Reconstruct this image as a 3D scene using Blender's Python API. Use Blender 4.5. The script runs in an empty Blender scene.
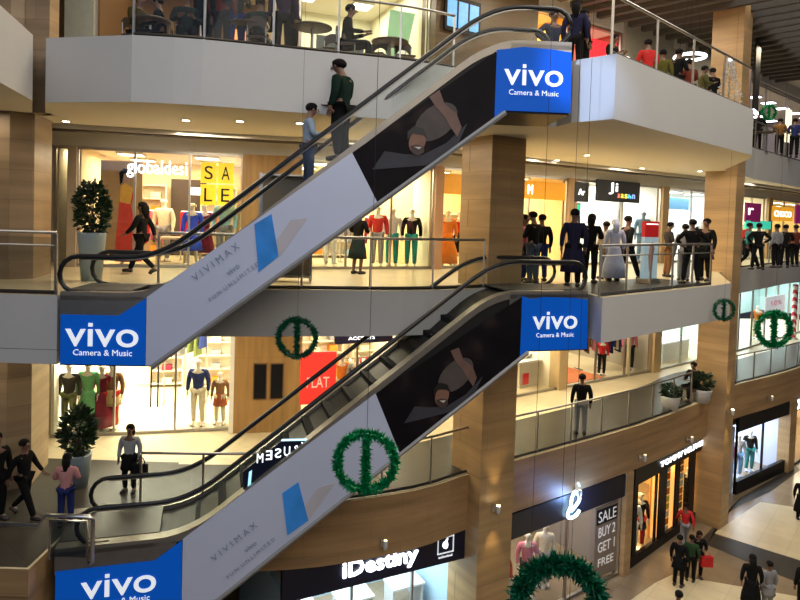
import bpy, bmesh, math, random
from mathutils import Vector, Matrix
R_ = random.Random(7)
C = bpy.context.scene.collection
PI = math.pi
# ------------------------------------------------------------------ helpers
class MB:
    def __init__(s): s.v=[]; s.f=[]; s.m=[]; s.cur=0
    def add(s, vs, fs):
        o=len(s.v); s.v += [tuple(p) for p in vs]
        for f in fs: s.f.append([i+o for i in f]); s.m.append(s.cur)
        return s
    def box(s,x0,x1,y0,y1,z0,z1):
        return s.add([(x0,y0,z0),(x1,y0,z0),(x1,y1,z0),(x0,y1,z0),(x0,y0,z1),(x1,y0,z1),(x1,y1,z1),(x0,y1,z1)],
            [(0,3,2,1),(4,5,6,7),(0,1,5,4),(1,2,6,5),(2,3,7,6),(3,0,4,7)])
    def prism(s, pts, z0, z1):               # polygon in plan, extruded in z (z0/z1)
        n=len(pts)
        a=sum(pts[i][0]*pts[(i+1)%n][1]-pts[(i+1)%n][0]*pts[i][1] for i in range(n))
        if a<0: pts=pts[::-1]
        return s.add([(p[0],p[1],z0) for p in pts]+[(p[0],p[1],z1) for p in pts],
            [list(range(n))[::-1], list(range(n,2*n))]+[(i,(i+1)%n,n+(i+1)%n,n+i) for i in range(n)])
    def vprism(s, pts, y0, y1):              # polygon in x-z, extruded in y
        n=len(pts)
        a=sum(pts[i][0]*pts[(i+1)%n][1]-pts[(i+1)%n][0]*pts[i][1] for i in range(n))
        if a<0: pts=pts[::-1]
        return s.add([(p[0],y0,p[1]) for p in pts]+[(p[0],y1,p[1]) for p in pts],
            [list(range(n)), list(range(n,2*n))[::-1]]+[(i,n+i,n+(i+1)%n,(i+1)%n) for i in range(n)])
    def strip(s, a, b):                      # ribbon between two polylines
        n=len(a); return s.add(list(a)+list(b), [(i,i+1,n+i+1,n+i) for i in range(n-1)])
    def tube(s, pts, r, seg=6, closed=False):
        pts=[Vector(p) for p in pts]; n=len(pts); vs=[]; rr = r if isinstance(r,(list,tuple)) else [r]*n
        up=Vector((0,0,1))
        for i,p in enumerate(pts):
            if closed: d=pts[(i+1)%n]-pts[i-1]
            else: d=pts[min(i+1,n-1)]-pts[max(i-1,0)]
            d.normalize()
            u = d.cross(up if abs(d.z)<.95 else Vector((0,1,0))); u.normalize(); w=d.cross(u)
            for k in range(seg):
                t=2*PI*k/seg; vs.append(p+(u*math.cos(t)+w*math.sin(t))*rr[i])
        fs=[]
        for i in range(n if closed else n-1):
            j=(i+1)%n
            for k in range(seg): fs.append((i*seg+k, i*seg+(k+1)%seg, j*seg+(k+1)%seg, j*seg+k))
        if not closed: fs += [tuple(range(seg))[::-1], tuple((n-1)*seg+k for k in range(seg))]
        return s.add(vs,fs)
    def lathe(s, prof, seg=16, c=(0,0,0), sx=1, sy=1):   # prof [(r,z)...]
        vs=[];fs=[]
        for r,z in prof:
            for k in range(seg):
                t=2*PI*k/seg; vs.append((c[0]+r*math.cos(t)*sx,c[1]+r*math.sin(t)*sy,c[2]+z))
        n=len(prof)
        for i in range(n-1):
            for k in range(seg): fs.append((i*seg+k,i*seg+(k+1)%seg,(i+1)*seg+(k+1)%seg,(i+1)*seg+k))
        fs += [tuple(range(seg))[::-1], tuple((n-1)*seg+k for k in range(seg))]
        return s.add(vs,fs)
    def ball(s, c, r, seg=12, rings=8):
        if not isinstance(r,(list,tuple)): r=(r,r,r)
        prof=[(math.sin(PI*i/rings), -math.cos(PI*i/rings)) for i in range(rings+1)]
        prof[0]=(.02,-1); prof[-1]=(.02,1)
        o=len(s.v); s.lathe(prof,seg)
        for i in range(o,len(s.v)):
            p=s.v[i]; s.v[i]=(c[0]+p[0]*r[0],c[1]+p[1]*r[1],c[2]+p[2]*r[2])
        return s
    def mesh(s,name,mats,smooth=False):
        me=bpy.data.meshes.new(name); me.from_pydata(s.v,[],s.f)
        for m in (mats if isinstance(mats,(list,tuple)) else [mats]): me.materials.append(m)
        for p,k in zip(me.polygons,s.m): p.material_index=k; p.use_smooth=smooth
        me.update(); return me
    def build(s,name,mat,parent=None,smooth=False,bevel=0):
        o=bpy.data.objects.new(name,s.mesh(name,mat,smooth)); C.objects.link(o); o.parent=parent
        if bevel:
            b=o.modifiers.new('b','BEVEL'); b.width=bevel; b.segments=2; b.limit_method='ANGLE'
        return o
def tag(o,label,cat,group=None,kind=None):
    if label: o['label']=label
    if cat: o['category']=cat
    if group: o['group']=group
    if kind: o['kind']=kind
    return o
def struct(o): o['kind']='structure'; return o
def thing(name,label,cat,loc=(0,0,0),rz=0,group=None):
    o=bpy.data.objects.new(name,None); o.empty_display_size=.1; C.objects.link(o)
    o.location=loc; o.rotation_euler=(0,0,rz); return tag(o,label,cat,group)
def dup(root, loc, rz, label=None):
    r=root.copy(); C.objects.link(r); r.location=loc; r.rotation_euler=(0,0,rz)
    if label: r['label']=label
    for ch in list(root.children):
        c=ch.copy(); C.objects.link(c); c.parent=r
        for g in list(ch.children):
            d=g.copy(); C.objects.link(d); d.parent=c
    return r
_txt={}
def text(name,s,size,mat,parent,x,y,z,ext=.01,ax='CENTER',mirror=False,bold=0,sx=1,shear=0,ry=0):
    """letters standing in the local x-z plane, facing -y"""
    cu=bpy.data.curves.new('t','FONT'); cu.body=s; cu.size=size; cu.align_x=ax; cu.align_y='CENTER'
    cu.extrude=ext; cu.offset=bold; cu.resolution_u=6 if size>.4 and len(s)<6 else 2; cu.shear=shear
    t=bpy.data.objects.new('t',cu); C.objects.link(t)
    dg=bpy.context.evaluated_depsgraph_get(); dg.update()
    me=bpy.data.meshes.new_from_object(t.evaluated_get(dg)); bpy.data.objects.remove(t)
    me.name=name
    me.transform(Matrix.Translation((x,y,z)) @ Matrix.Rotation(ry,4,'Y') @ Matrix.Diagonal((-sx if mirror else sx,1,1,1)) @ Matrix.Rotation(PI/2,4,'X'))
    me.materials.clear(); me.materials.append(mat)
    o=bpy.data.objects.new(name,me); C.objects.link(o); o.parent=parent; return o
# ------------------------------------------------------------------ materials
_m={}
def _new(name):
    m=bpy.data.materials.new(name); m.use_nodes=True; nt=m.node_tree; nt.nodes.clear()
    out=nt.nodes.new('ShaderNodeOutputMaterial'); return m,nt,out
def mat(col,rough=.6,metal=0,var=.12,scale=6,bump=0,emit=0,ecol=None,spec=.5):
    key=(tuple(col),rough,metal,var,scale,bump,emit,ecol)
    if key in _m: return _m[key]
    m,nt,out=_new('surface'); N=nt.nodes; L=nt.links
    p=N.new('ShaderNodeBsdfPrincipled'); L.new(p.outputs[0],out.inputs[0])
    p.inputs['Roughness'].default_value=rough; p.inputs['Metallic'].default_value=metal
    p.inputs['Specular IOR Level'].default_value=spec
    tc=N.new('ShaderNodeTexCoord'); no=N.new('ShaderNodeTexNoise'); no.inputs['Scale'].default_value=scale; no.inputs['Detail'].default_value=4
    L.new(tc.outputs['Object'],no.inputs['Vector'])
    r=N.new('ShaderNodeMix'); r.data_type='RGBA'
    r.inputs[6].default_value=(*[c*(1-var) for c in col],1); r.inputs[7].default_value=(*[min(1,c*(1+var)) for c in col],1)
    L.new(no.outputs[0],r.inputs[0]); L.new(r.outputs[2],p.inputs['Base Color'])
    if bump:
        b=N.new('ShaderNodeBump'); b.inputs['Strength'].default_value=bump; L.new(no.outputs[0],b.inputs['Height']); L.new(b.outputs[0],p.inputs['Normal'])
    if emit:
        p.inputs['Emission Color'].default_value=(*(ecol or col),1); p.inputs['Emission Strength'].default_value=emit
    _m[key]=m; return m
def glow(col,s,sample=True):
    key=('g',tuple(col),s)
    if key in _m: return _m[key]
    m,nt,out=_new('light'); e=nt.nodes.new('ShaderNodeEmission'); e.inputs[0].default_value=(*col,1); e.inputs[1].default_value=s
    nt.links.new(e.outputs[0],out.inputs[0])
    if not sample: m.cycles.emission_sampling='NONE'
    _m[key]=m; return m
def glass_mat(tint=(.93,.96,.95),refl=.012,rough=.03):
    m,nt,out=_new('glass'); N=nt.nodes; L=nt.links
    t=N.new('ShaderNodeBsdfTransparent'); t.inputs[0].default_value=(*tint,1)
    g=N.new('ShaderNodeBsdfGlossy'); g.inputs['Roughness'].default_value=rough; g.inputs[0].default_value=(.9,.95,1,1)
    lw=N.new('ShaderNodeLayerWeight'); lw.inputs[0].default_value=.25
    mr=N.new('ShaderNodeMapRange'); mr.inputs[3].default_value=refl; mr.inputs[4].default_value=.45
    L.new(lw.outputs['Facing'],mr.inputs[0])
    pw=N.new('ShaderNodeMath'); pw.operation='POWER'; pw.inputs[1].default_value=4; L.new(lw.outputs['Facing'],pw.inputs[0]); L.new(pw.outputs[0],mr.inputs[0])
    mx=N.new('ShaderNodeMixShader'); L.new(mr.outputs[0],mx.inputs[0]); L.new(t.outputs[0],mx.inputs[1]); L.new(g.outputs[0],mx.inputs[2]); L.new(mx.outputs[0],out.inputs[0])
    return m
def banded(c1,c2,rough=.35,sx=1.2,sz=.6,mort=.004,noise=10,bumpy=False,vein=(1,1,8)):
    """stone / veneer slabs with thin joints"""
    m,nt,out=_new('stone'); N=nt.nodes; L=nt.links
    p=N.new('ShaderNodeBsdfPrincipled'); L.new(p.outputs[0],out.inputs[0]); p.inputs['Roughness'].default_value=rough
    tc=N.new('ShaderNodeTexCoord'); sep=N.new('ShaderNodeSeparateXYZ'); L.new(tc.outputs['Object'],sep.inputs[0])
    ad=N.new('ShaderNodeMath'); ad.operation='ADD'; L.new(sep.outputs[0],ad.inputs[0]); L.new(sep.outputs[1],ad.inputs[1])
    cb=N.new('ShaderNodeCombineXYZ'); L.new(ad.outputs[0],cb.inputs[0]); L.new(sep.outputs[2],cb.inputs[1])
    br=N.new('ShaderNodeTexBrick'); br.inputs['Scale'].default_value=1; br.inputs['Brick Width'].default_value=sx; br.inputs['Row Height'].default_value=sz
    br.inputs['Mortar Size'].default_value=mort; br.inputs['Color1'].default_value=(*c1,1); br.inputs['Color2'].default_value=(*c2,1); br.inputs['Mortar'].default_value=(*[c*.6 for c in c1],1)
    L.new(cb.outputs[0],br.inputs['Vector'])
    mp=N.new('ShaderNodeMapping'); mp.inputs['Scale'].default_value=vein; L.new(tc.outputs['Object'],mp.inputs[0])
    no=N.new('ShaderNodeTexNoise'); no.inputs['Scale'].default_value=noise/10; no.inputs['Detail'].default_value=6; L.new(mp.outputs[0],no.inputs['Vector'])
    mr=N.new('ShaderNodeMapRange'); mr.inputs[1].default_value=.3; mr.inputs[2].default_value=.7; mr.inputs[3].default_value=.75; mr.inputs[4].default_value=1.2; L.new(no.outputs[0],mr.inputs[0])
    mx=N.new('ShaderNodeMix'); mx.data_type='RGBA'; mx.blend_type='MULTIPLY'; mx.inputs[0].default_value=1
    L.new(br.outputs[0],mx.inputs[6]); L.new(mr.outputs[0],mx.inputs[7]); L.new(mx.outputs[2],p.inputs['Base Color'])
    return m
def tiles(c1,c2,rough=.18,s=.8,mortar=.004):
    m,nt,out=_new('tiles'); N=nt.nodes; L=nt.links
    p=N.new('ShaderNodeBsdfPrincipled'); L.new(p.outputs[0],out.inputs[0]); p.inputs['Roughness'].default_value=rough
    tc=N.new('ShaderNodeTexCoord'); mp=N.new('ShaderNodeMapping'); mp.inputs['Rotation'].default_value=(0,0,.7); L.new(tc.outputs['Object'],mp.inputs[0])
    br=N.new('ShaderNodeTexBrick'); br.offset=0; br.inputs['Scale'].default_value=1; br.inputs['Brick Width'].default_value=s; br.inputs['Row Height'].default_value=s
    br.inputs['Mortar Size'].default_value=mortar; br.inputs['Color1'].default_value=(*c1,1); br.inputs['Color2'].default_value=(*c2,1); br.inputs['Mortar'].default_value=(*[c*.5 for c in c1],1)
    L.new(mp.outputs[0],br.inputs['Vector'])
    p.inputs['Specular IOR Level'].default_value=.08 if c1[0]<.15 else .4
    no=N.new('ShaderNodeTexNoise'); no.inputs['Scale'].default_value=1.5; no.inputs['Detail'].default_value=6; L.new(tc.outputs['Object'],no.inputs['Vector'])
    mr=N.new('ShaderNodeMapRange'); mr.inputs[3].default_value=.8; mr.inputs[4].default_value=1.15; L.new(no.outputs[0],mr.inputs[0])
    mx=N.new('ShaderNodeMix'); mx.data_type='RGBA'; mx.blend_type='MULTIPLY'; mx.inputs[0].default_value=1
    L.new(br.outputs[0],mx.inputs[6]); L.new(mr.outputs[0],mx.inputs[7]); L.new(mx.outputs[2],p.inputs['Base Color'])
    return m
M_white=mat((.55,.54,.52),.55,var=.04,scale=1.2)
M_ceil=mat((.74,.70,.60),.7,var=.03,scale=1)
M_groove=mat((.10,.09,.08),.6)
M_stone=banded((.44,.285,.135),(.39,.25,.115),.38,1.2,.62,.006,8,vein=(.5,.5,5))
M_pillar=banded((.33,.24,.145),(.29,.205,.125),.45,1.1,.6,.005,8,vein=(.5,.5,5))
M_bstone=banded((.42,.26,.12),(.37,.225,.105),.4,1.8,.65,.004,8,vein=(.5,.5,6))
M_wood=banded((.34,.20,.07),(.30,.17,.055),.5,1.2,2.0,.003,10,vein=(6,6,.6))
M_cream=tiles((.62,.53,.34),(.58,.49,.31),.3)
M_dgran=tiles((.055,.048,.038),(.045,.04,.032),.35)
M_tan=tiles((.27,.20,.125),(.23,.17,.105),.16)
M_steel=mat((.55,.54,.52),.28,1,var=.1,scale=3)
M_steelb=mat((.42,.40,.37),.4,1,var=.15,scale=9)
M_rubber=mat((.012,.012,.013),.35)
M_black=mat((.008,.008,.010),.4,spec=.2)
M_dark=mat((.022,.020,.02),.5,spec=.2)
M_dwood=mat((.05,.03,.018),.5)
M_blue=mat((.003,.07,.42),.5,var=.06,scale=2,emit=.26,ecol=(.0,.14,.75),spec=.15)
M_panel=mat((.55,.60,.76),.4,var=.05,scale=1)
M_wletter=mat((.85,.9,.96),.4,emit=.55)
M_glass=glass_mat()
M_shopglass=glass_mat((.97,.98,.97),.03)
M_dglass=glass_mat((.62,.66,.66),.06)
# ------------------------------------------------------------------ camera and its pixel-to-place arithmetic
TH=math.radians(2.0); RO=math.radians(1.8); EYE=Vector((0,0,10.1)); CYP=239.0; FP=640.0
ct,st,cr,sr=math.cos(TH),math.sin(TH),math.cos(RO),math.sin(RO)
Xc=Vector((1,0,0)); Uc=Vector((0,st,ct)); Fc=Vector((0,ct,-st))
def ray(px,py):
    u=(px-400)/FP; v=-(py-CYP)/FP
    a=u*cr-v*sr; b=u*sr+v*cr
    return Xc*a+Uc*b+Fc
def on_floor(px,py,z):
    d=ray(px,py); t=(z-EYE.z)/d.z; p=EYE+d*t; return (p.x,p.y,z)
def at(px,py,Y):
    d=ray(px,py); t=Y/d.y; return EYE+d*t
def on_line(px,py,A,B):                      # vertical plane through plan points A, B
    A=Vector(A[:2]);B=Vector(B[:2]); n=Vector((-(B-A).y,(B-A).x)); d=ray(px,py)
    t=(A-EYE.xy).dot(n)/d.xy.dot(n); return EYE+d*t
def on_poly(px,py,P):
    best=None
    for A,B in zip(P[:-1],P[1:]):
        p=on_line(px,py,A,B); AB=Vector(B)-Vector(A); s=(p.xy-Vector(A)).dot(AB)/AB.length_squared
        if p.y>0 and -1e-3<=s<=1.001: best=p; break
    if best is None:
        best=on_line(px,py,P[-2],P[-1]) if px>400 else on_line(px,py,P[0],P[1])
    return best
def offset(P,d):
    out=[]
    for i,p in enumerate(P):
        a=Vector(P[max(i-1,0)]);b=Vector(P[min(i+1,len(P)-1)]);t=(b-a).normalized()
        out.append((p[0]-t.y*d,p[1]+t.x*d))
    return out
def smooth_poly(P,n=4):
    out=[]
    for i in range(len(P)-1):
        p0=Vector(P[max(i-1,0)]);p1=Vector(P[i]);p2=Vector(P[i+1]);p3=Vector(P[min(i+2,len(P)-1)])
        for k in range(n):
            t=k/n; out.append(tuple(.5*((2*p1)+(p2-p0)*t+(2*p0-5*p1+4*p2-p3)*t*t+(3*p1-p0-3*p2+p3)*t**3)))
    out.append(tuple(P[-1])); return out
cam=bpy.data.cameras.new('camera'); co=bpy.data.objects.new('camera',cam); C.objects.link(co)
rt=Xc*cr+Uc*sr; up=-Xc*sr+Uc*cr
m3=Matrix((rt,up,-Fc)).transposed(); co.matrix_world=Matrix.Translation(EYE)@m3.to_4x4()
cam.sensor_width=36; cam.lens=FP/800*36; cam.shift_y=(CYP-300)/800; cam.clip_end=200
bpy.context.scene.camera=co
Z0,Z1,Z2,Z3,Z4=0,4.3,8.6,13.1,17.6
# ------------------------------------------------------------------ plan lines
W=smooth_poly([(-14,15.4),(-9,15.7),(-5.3,16.6),(-3,17.0),(-1,17.6),(1.2,18.8),(3.5,20.5),(9.65,24.7),(12.8,27.1),(18,31.5),(24,37)],3)
Bk=offset(W,5.5)
E3L=smooth_poly([(-4.75,11.2),(-3.57,11.35),(-1.85,11.85),(0.05,12.4),(1.0,12.9)],3)
E3=[(-5.2,7.6),on_floor(0,5,Z3)[:2],on_floor(33,35,Z3)[:2],at(33,62,13.3)[:2],at(46,62,13.3)[:2],on_floor(46,38,Z3)[:2]]+E3L+[(1.55,12.55),(2.98,12.55),(3.12,12.0),(3.72,11.42),(8.9,16.4),(9.3,17.2),(10.5,21.0),(13.3,24.3),(18.2,29),(23,34.5)]
E2L=smooth_poly([(-4.6,12.15),(-3.57,12.25),(-1.85,12.55),(0.1,12.95),(1.25,13.5),(1.9,13.95)],3)
E2=[(-13,10.7),(-5.72,10.7),(-5.72,12.1)]+E2L+[(2.6,14.55),(3.5,14.75),(4.0,13.6),(4.1,12.8),(8.1,16.3),(8.9,17.1),(10.5,21.0),(12.5,23.4),(17.9,29),(23,34.5)]
E1L=smooth_poly([(-4.9,12.2),(-3.2,12.3),(-1.4,12.6),(0.5,13.4),(1.6,14.25),(2.6,15),(7.1,18.3),(10.7,21.5),(12.3,23.2),(16,25.9),(22,31)],3)
E1=[(-13,10.0),(-5.75,10.0),(-5.75,12.1)]+E1L
def cap_left(E): return E
def slab(name,E,z,th,mats):
    """floor slab from its atrium edge back behind the shops; mats = top, underside, edge"""
    poly=E+[(26,41),(17,40)]+[(p[0],p[1]) for p in Bk[::-1][2:]]+[(-16,21)]
    if E[0][0]>-7: poly+= [(-12,8)]
    else: poly+=[(-13.2,15)]
    mb=MB(); n=len(poly); mb.prism(poly,z-th,z)
    for k,f in enumerate(mb.f):
        mb.m[k]=1 if k==0 else 0 if k==1 else 2
    return struct(mb.build(name,mats))
slab('floor',E1,Z1,.45,[M_cream,M_ceil,M_bstone])
slab('floor',E2,Z2,.92,[M_cream,M_ceil,M_white])
struct(MB().prism([(-13,10.7),(-5.72,10.7),(-5.72,12.0),(-13,12.0)],Z2-1.17,Z2-.93).build('ceiling_trim',M_white))
slab('floor',E3,Z3,1.15,[M_cream,M_ceil,M_white])
# roof slab over the top gallery
E4=[(3,14.5),(7.1,17.9),(11.2,21.4),(14.0,24.4),(18.6,29.2),(24,35)]
slab('ceiling',[(-13,11.0),(-4.9,11.9),(0.5,13.2)]+E4,Z4+1.4,1.5,[M_white,M_ceil,M_white])
# dark granite walk along each gallery edge
def band(E,z,d,m,trim=0):
    a=offset(E,.12); b=offset(E,d)
    mb=MB(); mb.strip([(p[0],p[1],z) for p in a],[(p[0],p[1],z) for p in b]); o=struct(mb.build('floor_inlay',m)); return o
band(E1L,Z1+.005,2.2,M_dgran)
mb=MB(); mb.prism([(-12.9,10.05),(-5.8,10.05),(-5.8,12.3),(-4.9,12.3),(-4.9,14.5),(-12.9,14.5)],Z1+.001,Z1+.006); struct(mb.build('floor_inlay',M_dgran))
band(E2L,Z2+.005,.7,M_dgran)
mb=MB(); mb.prism([(4.15,13.2),(8.1,16.6),(7.1,17.9),(3.6,15.2),(4.0,14.0)],Z2+.001,Z2+.006); struct(mb.build('floor_inlay',M_dgran))
# ground-level wall: stone spandrel under the first gallery down to the shop heads
G=offset(E1L,.02)
def wall_strip(P,z0,z1,m,name='wall_atrium',th=.25):
    q=offset(P,th); mb=MB()
    for i in range(len(P)-1): mb.prism([P[i],P[i+1],q[i+1],q[i]],z0,z1)
    return struct(mb.build(name,m))
# spandrel cut between columns stays one stone band
wall_strip(G,3.02,Z1-.45,M_bstone)
struct(MB().prism([(-13,10.05),(-5.78,10.05),(-5.78,12.2),(-4.95,12.25),(-4.95,12.5),(-6.0,12.5),(-6.0,10.3),(-13,10.3)],-.2,Z1-.45).build('wall_left',M_bstone))
# shop header bands on the upper galleries (white soffit step with a dark groove)
for z,h in ((Z2,3.35),(Z1,3.15),):
    top = Z3-1.15 if z==Z2 else Z2-.92
    a=offset(W,-.02); wall_strip(a,z+3.0,top,M_white,'wall_header',.3)
    f=offset(W,-1.5); g=offset(W,-1.42); mb=MB()
    for i in range(len(f)-1): mb.prism([f[i],f[i+1],g[i+1],g[i]],top-.10,top)
    struct(mb.build('ceiling_trim',M_white))
    f=offset(W,-.75); g=offset(W,-.5); mb=MB()
    for i in range(len(f)-1): mb.prism([f[i],f[i+1],g[i+1],g[i]],top-.07,top)
    struct(mb.build('ceiling_trim',M_groove))
wall_strip(offset(W,-.02),Z3+3.9,Z4-.1,M_white,'wall_header',.3)
# back walls of all shops
for z,t in ((0,Z1-.45),(Z1,Z2-.92),(Z2,Z3-1.15),(Z3,Z4-.1)):
    wall_strip(offset(W,5.2) ,z,t,M_ceil,'wall_back',.15)
# ------------------------------------------------------------------ columns
def column(poly,z0,z1,m=M_stone): return struct(MB().prism(poly,z0,z1).build('wall_column',m))
column([(-11,12.75),(-7.8,12.75),(-7.48,13.05),(-7.75,14.2),(-11,14.4)],0,Z4-.1,M_pillar)
column([(-7.6,12.9),(-7.12,12.9),(-7.12,13.25),(-7.6,13.25)],Z3-1.15,Z4-.1,M_pillar)
c=Vector((1.95,14.02))
e1=Vector((.84,.54)); e2=Vector((-.54,.84))
def q(a,b,c=c,e1=e1,e2=e2): p=c+e1*a+e2*b; return (p.x,p.y)
column([q(0,0),q(1.0,0),q(1.0,1.05),q(0,1.05)],0,Z3-1.15)
c2=Vector((10.95,21.0)); e1=Vector((.72,.69)); e2=Vector((-.69,.72))
def q2(a,b,c2=c2,e1=e1,e2=e2): p=c2+e1*a+e2*b; return (p.x,p.y)
column([q2(0,0),q2(.75,0),q2(.75,1.0),q2(0,1.0)],0,Z4-.1)
# ------------------------------------------------------------------ ground floor and its inlays
struct(MB().prism([(-14,4),(30,4),(30,45),(-14,45)],-.3,0).build('floor',M_tan))
def inlay(pts,m):
    mb=MB(); mb.prism([on_floor(x,y,0)[:2] for x,y in pts],.001,.006); return struct(mb.build('floor_inlay',m))
inlay([(714,533),(760,502),(800,508),(900,525),(900,590),(800,561)],M_cream)
inlay([(707,545),(714,534),(900,591),(900,625)],M_dgran)
inlay([(600,622),(655,583),(672,575),(760,590),(850,606),(850,700),(600,700)],M_cream)
inlay([(700,541),(706,546),(722,517),(740,505),(770,492),(800,470),(796,465),(740,498)],M_dgran)
# ------------------------------------------------------------------ glass railings
def railing(P,z,label,group=None,h=1.05,step=1.3,rail=.028,gl=None,two=False,dark=False):
    o=Vector((P[0][0],P[0][1],z)); t=thing('glass_railing',label,'railing',o,0,group)
    pts=[Vector((p[0],p[1],z))-o for p in P]
    seg=[(pts[i+1]-pts[i]).length for i in range(len(pts)-1)]; tot=sum(seg)
    def along(s):
        for i,l in enumerate(seg):
            if s<=l+1e-6: return pts[i].lerp(pts[i+1],min(1,s/l)), (pts[i+1]-pts[i]).normalized()
            s-=l
        return pts[-1].copy(),(pts[-1]-pts[-2]).normalized()
    MB().tube([p+Vector((0,0,h)) for p in pts],rail,8).build('handrail',M_steelb,t,True)
    if two: MB().tube([p+Vector((0,0,h-.22)) for p in pts],.018,6).build('mid_rail',M_steelb,t,True)
    mb=MB()
    q_=[p+Vector((0,0,.04)) for p in pts]
    MB().tube(q_,.035,4).build('base_channel',M_dark,t)
    n=max(1,round(tot/step))
    for k in range(n+1):
        p,d=along(tot*k/n); s=Vector((d.y,-d.x,0))*.0
        MB().box(-.018,.018,-.022,.022,0,h-.02).build('post',M_steelb,t).location=p
    for k in range(n):
        cuts=[tot*(k+.04)/n]
        acc=0
        for l in seg:
            acc+=l
            if tot*(k+.04)/n<acc<tot*(k+.96)/n: cuts.append(acc)
        cuts.append(tot*(k+.96)/n)
        a=[along(c_)[0] for c_ in cuts]
        mb=MB(); 
        mb.strip([p+Vector((0,0,.08)) for p in a],[p+Vector((0,0,h-.08)) for p in a]); mb.build('glass_panel',gl or M_glass,t)
    return t
railing(offset([(-12,10.7),(-5.78,10.7)],.06),Z2,'glass railing on the white edge left of the upper escalator foot',two=True,step=2.0,gl=M_dglass)
railing(offset(E2L,.08),Z2,'curved glass railing with thin top rail on the middle gallery behind the escalators')
railing(offset(E3L,.08),Z3,'curved glass railing in front of the top-level cafe tables',gl=M_glass)
railing(offset([(3.72,11.42),(8.85,16.35)],.1),Z3,'long glass railing on top of the big white balcony at upper right',step=1.6)
railing(offset([(10.9,21.6),(13.3,24.3),(18.2,29)],.1),Z3,'glass railing of the top gallery right of the far stone column')
railing(offset([(4.15,12.9),(8.05,16.3)],.1),Z2,'glass railing of the projecting white balcony with the red poster stand',step=.95,two=True)
railing(offset([(11.0,21.9),(12.5,23.4),(17.9,29)],.1),Z2,'glass railing of the middle gallery right of the far stone column')
i0=next(i for i,p in enumerate(E1L) if p[0]>2.9); i1=next(i for i,p in enumerate(E1L) if p[0]>10.2)
railing(offset(E1L[:14],.1),Z1,'curved glass railing on the stone ledge behind the lower escalator',two=False)
railing(offset(E1L[i0-1:i1],.1),Z1,'long glass railing on the stone ledge between the two stone columns')
railing(offset(E1L[i1+2:],.1),Z1,'glass railing on the stone ledge right of the far stone column')
railing([(-12,10.06),(-6.9,10.06)],Z1,'glass railing at the lower left corner of the first gallery',two=True,step=1.6)
# ------------------------------------------------------------------ escalators
M_poster=None; M_trim=mat((.30,.27,.23),.45,.7); M_plate=mat((.07,.065,.06),.5,.3); M_alu=mat((.30,.30,.30),.6,.3)
def poster_mat():
    m,nt,out=_new('poster'); N=nt.nodes;L=nt.links
    p=N.new('ShaderNodeBsdfPrincipled'); L.new(p.outputs[0],out.inputs[0]); p.inputs['Roughness'].default_value=.6; p.inputs['Specular IOR Level'].default_value=.12
    tc=N.new('ShaderNodeTexCoord'); no=N.new('ShaderNodeTexNoise'); no.inputs['Scale'].default_value=1.1; no.inputs['Detail'].default_value=2
    L.new(tc.outputs['Object'],no.inputs['Vector'])
    cr_=N.new('ShaderNodeValToRGB'); e=cr_.color_ramp.elements
    e[0].position=.4; e[0].color=(.005,.004,.006,1); e[1].position=.75; e[1].color=(.04,.026,.024,1)
    x=e.new(.55); x.color=(.010,.007,.009,1)
    L.new(no.outputs[0],cr_.inputs[0]); L.new(cr_.outputs[0],p.inputs['Base Color']); return m
M_poster=poster_mat()
M_skin=mat((.38,.20,.12),.5); M_hair=mat((.01,.008,.007),.5)
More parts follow.
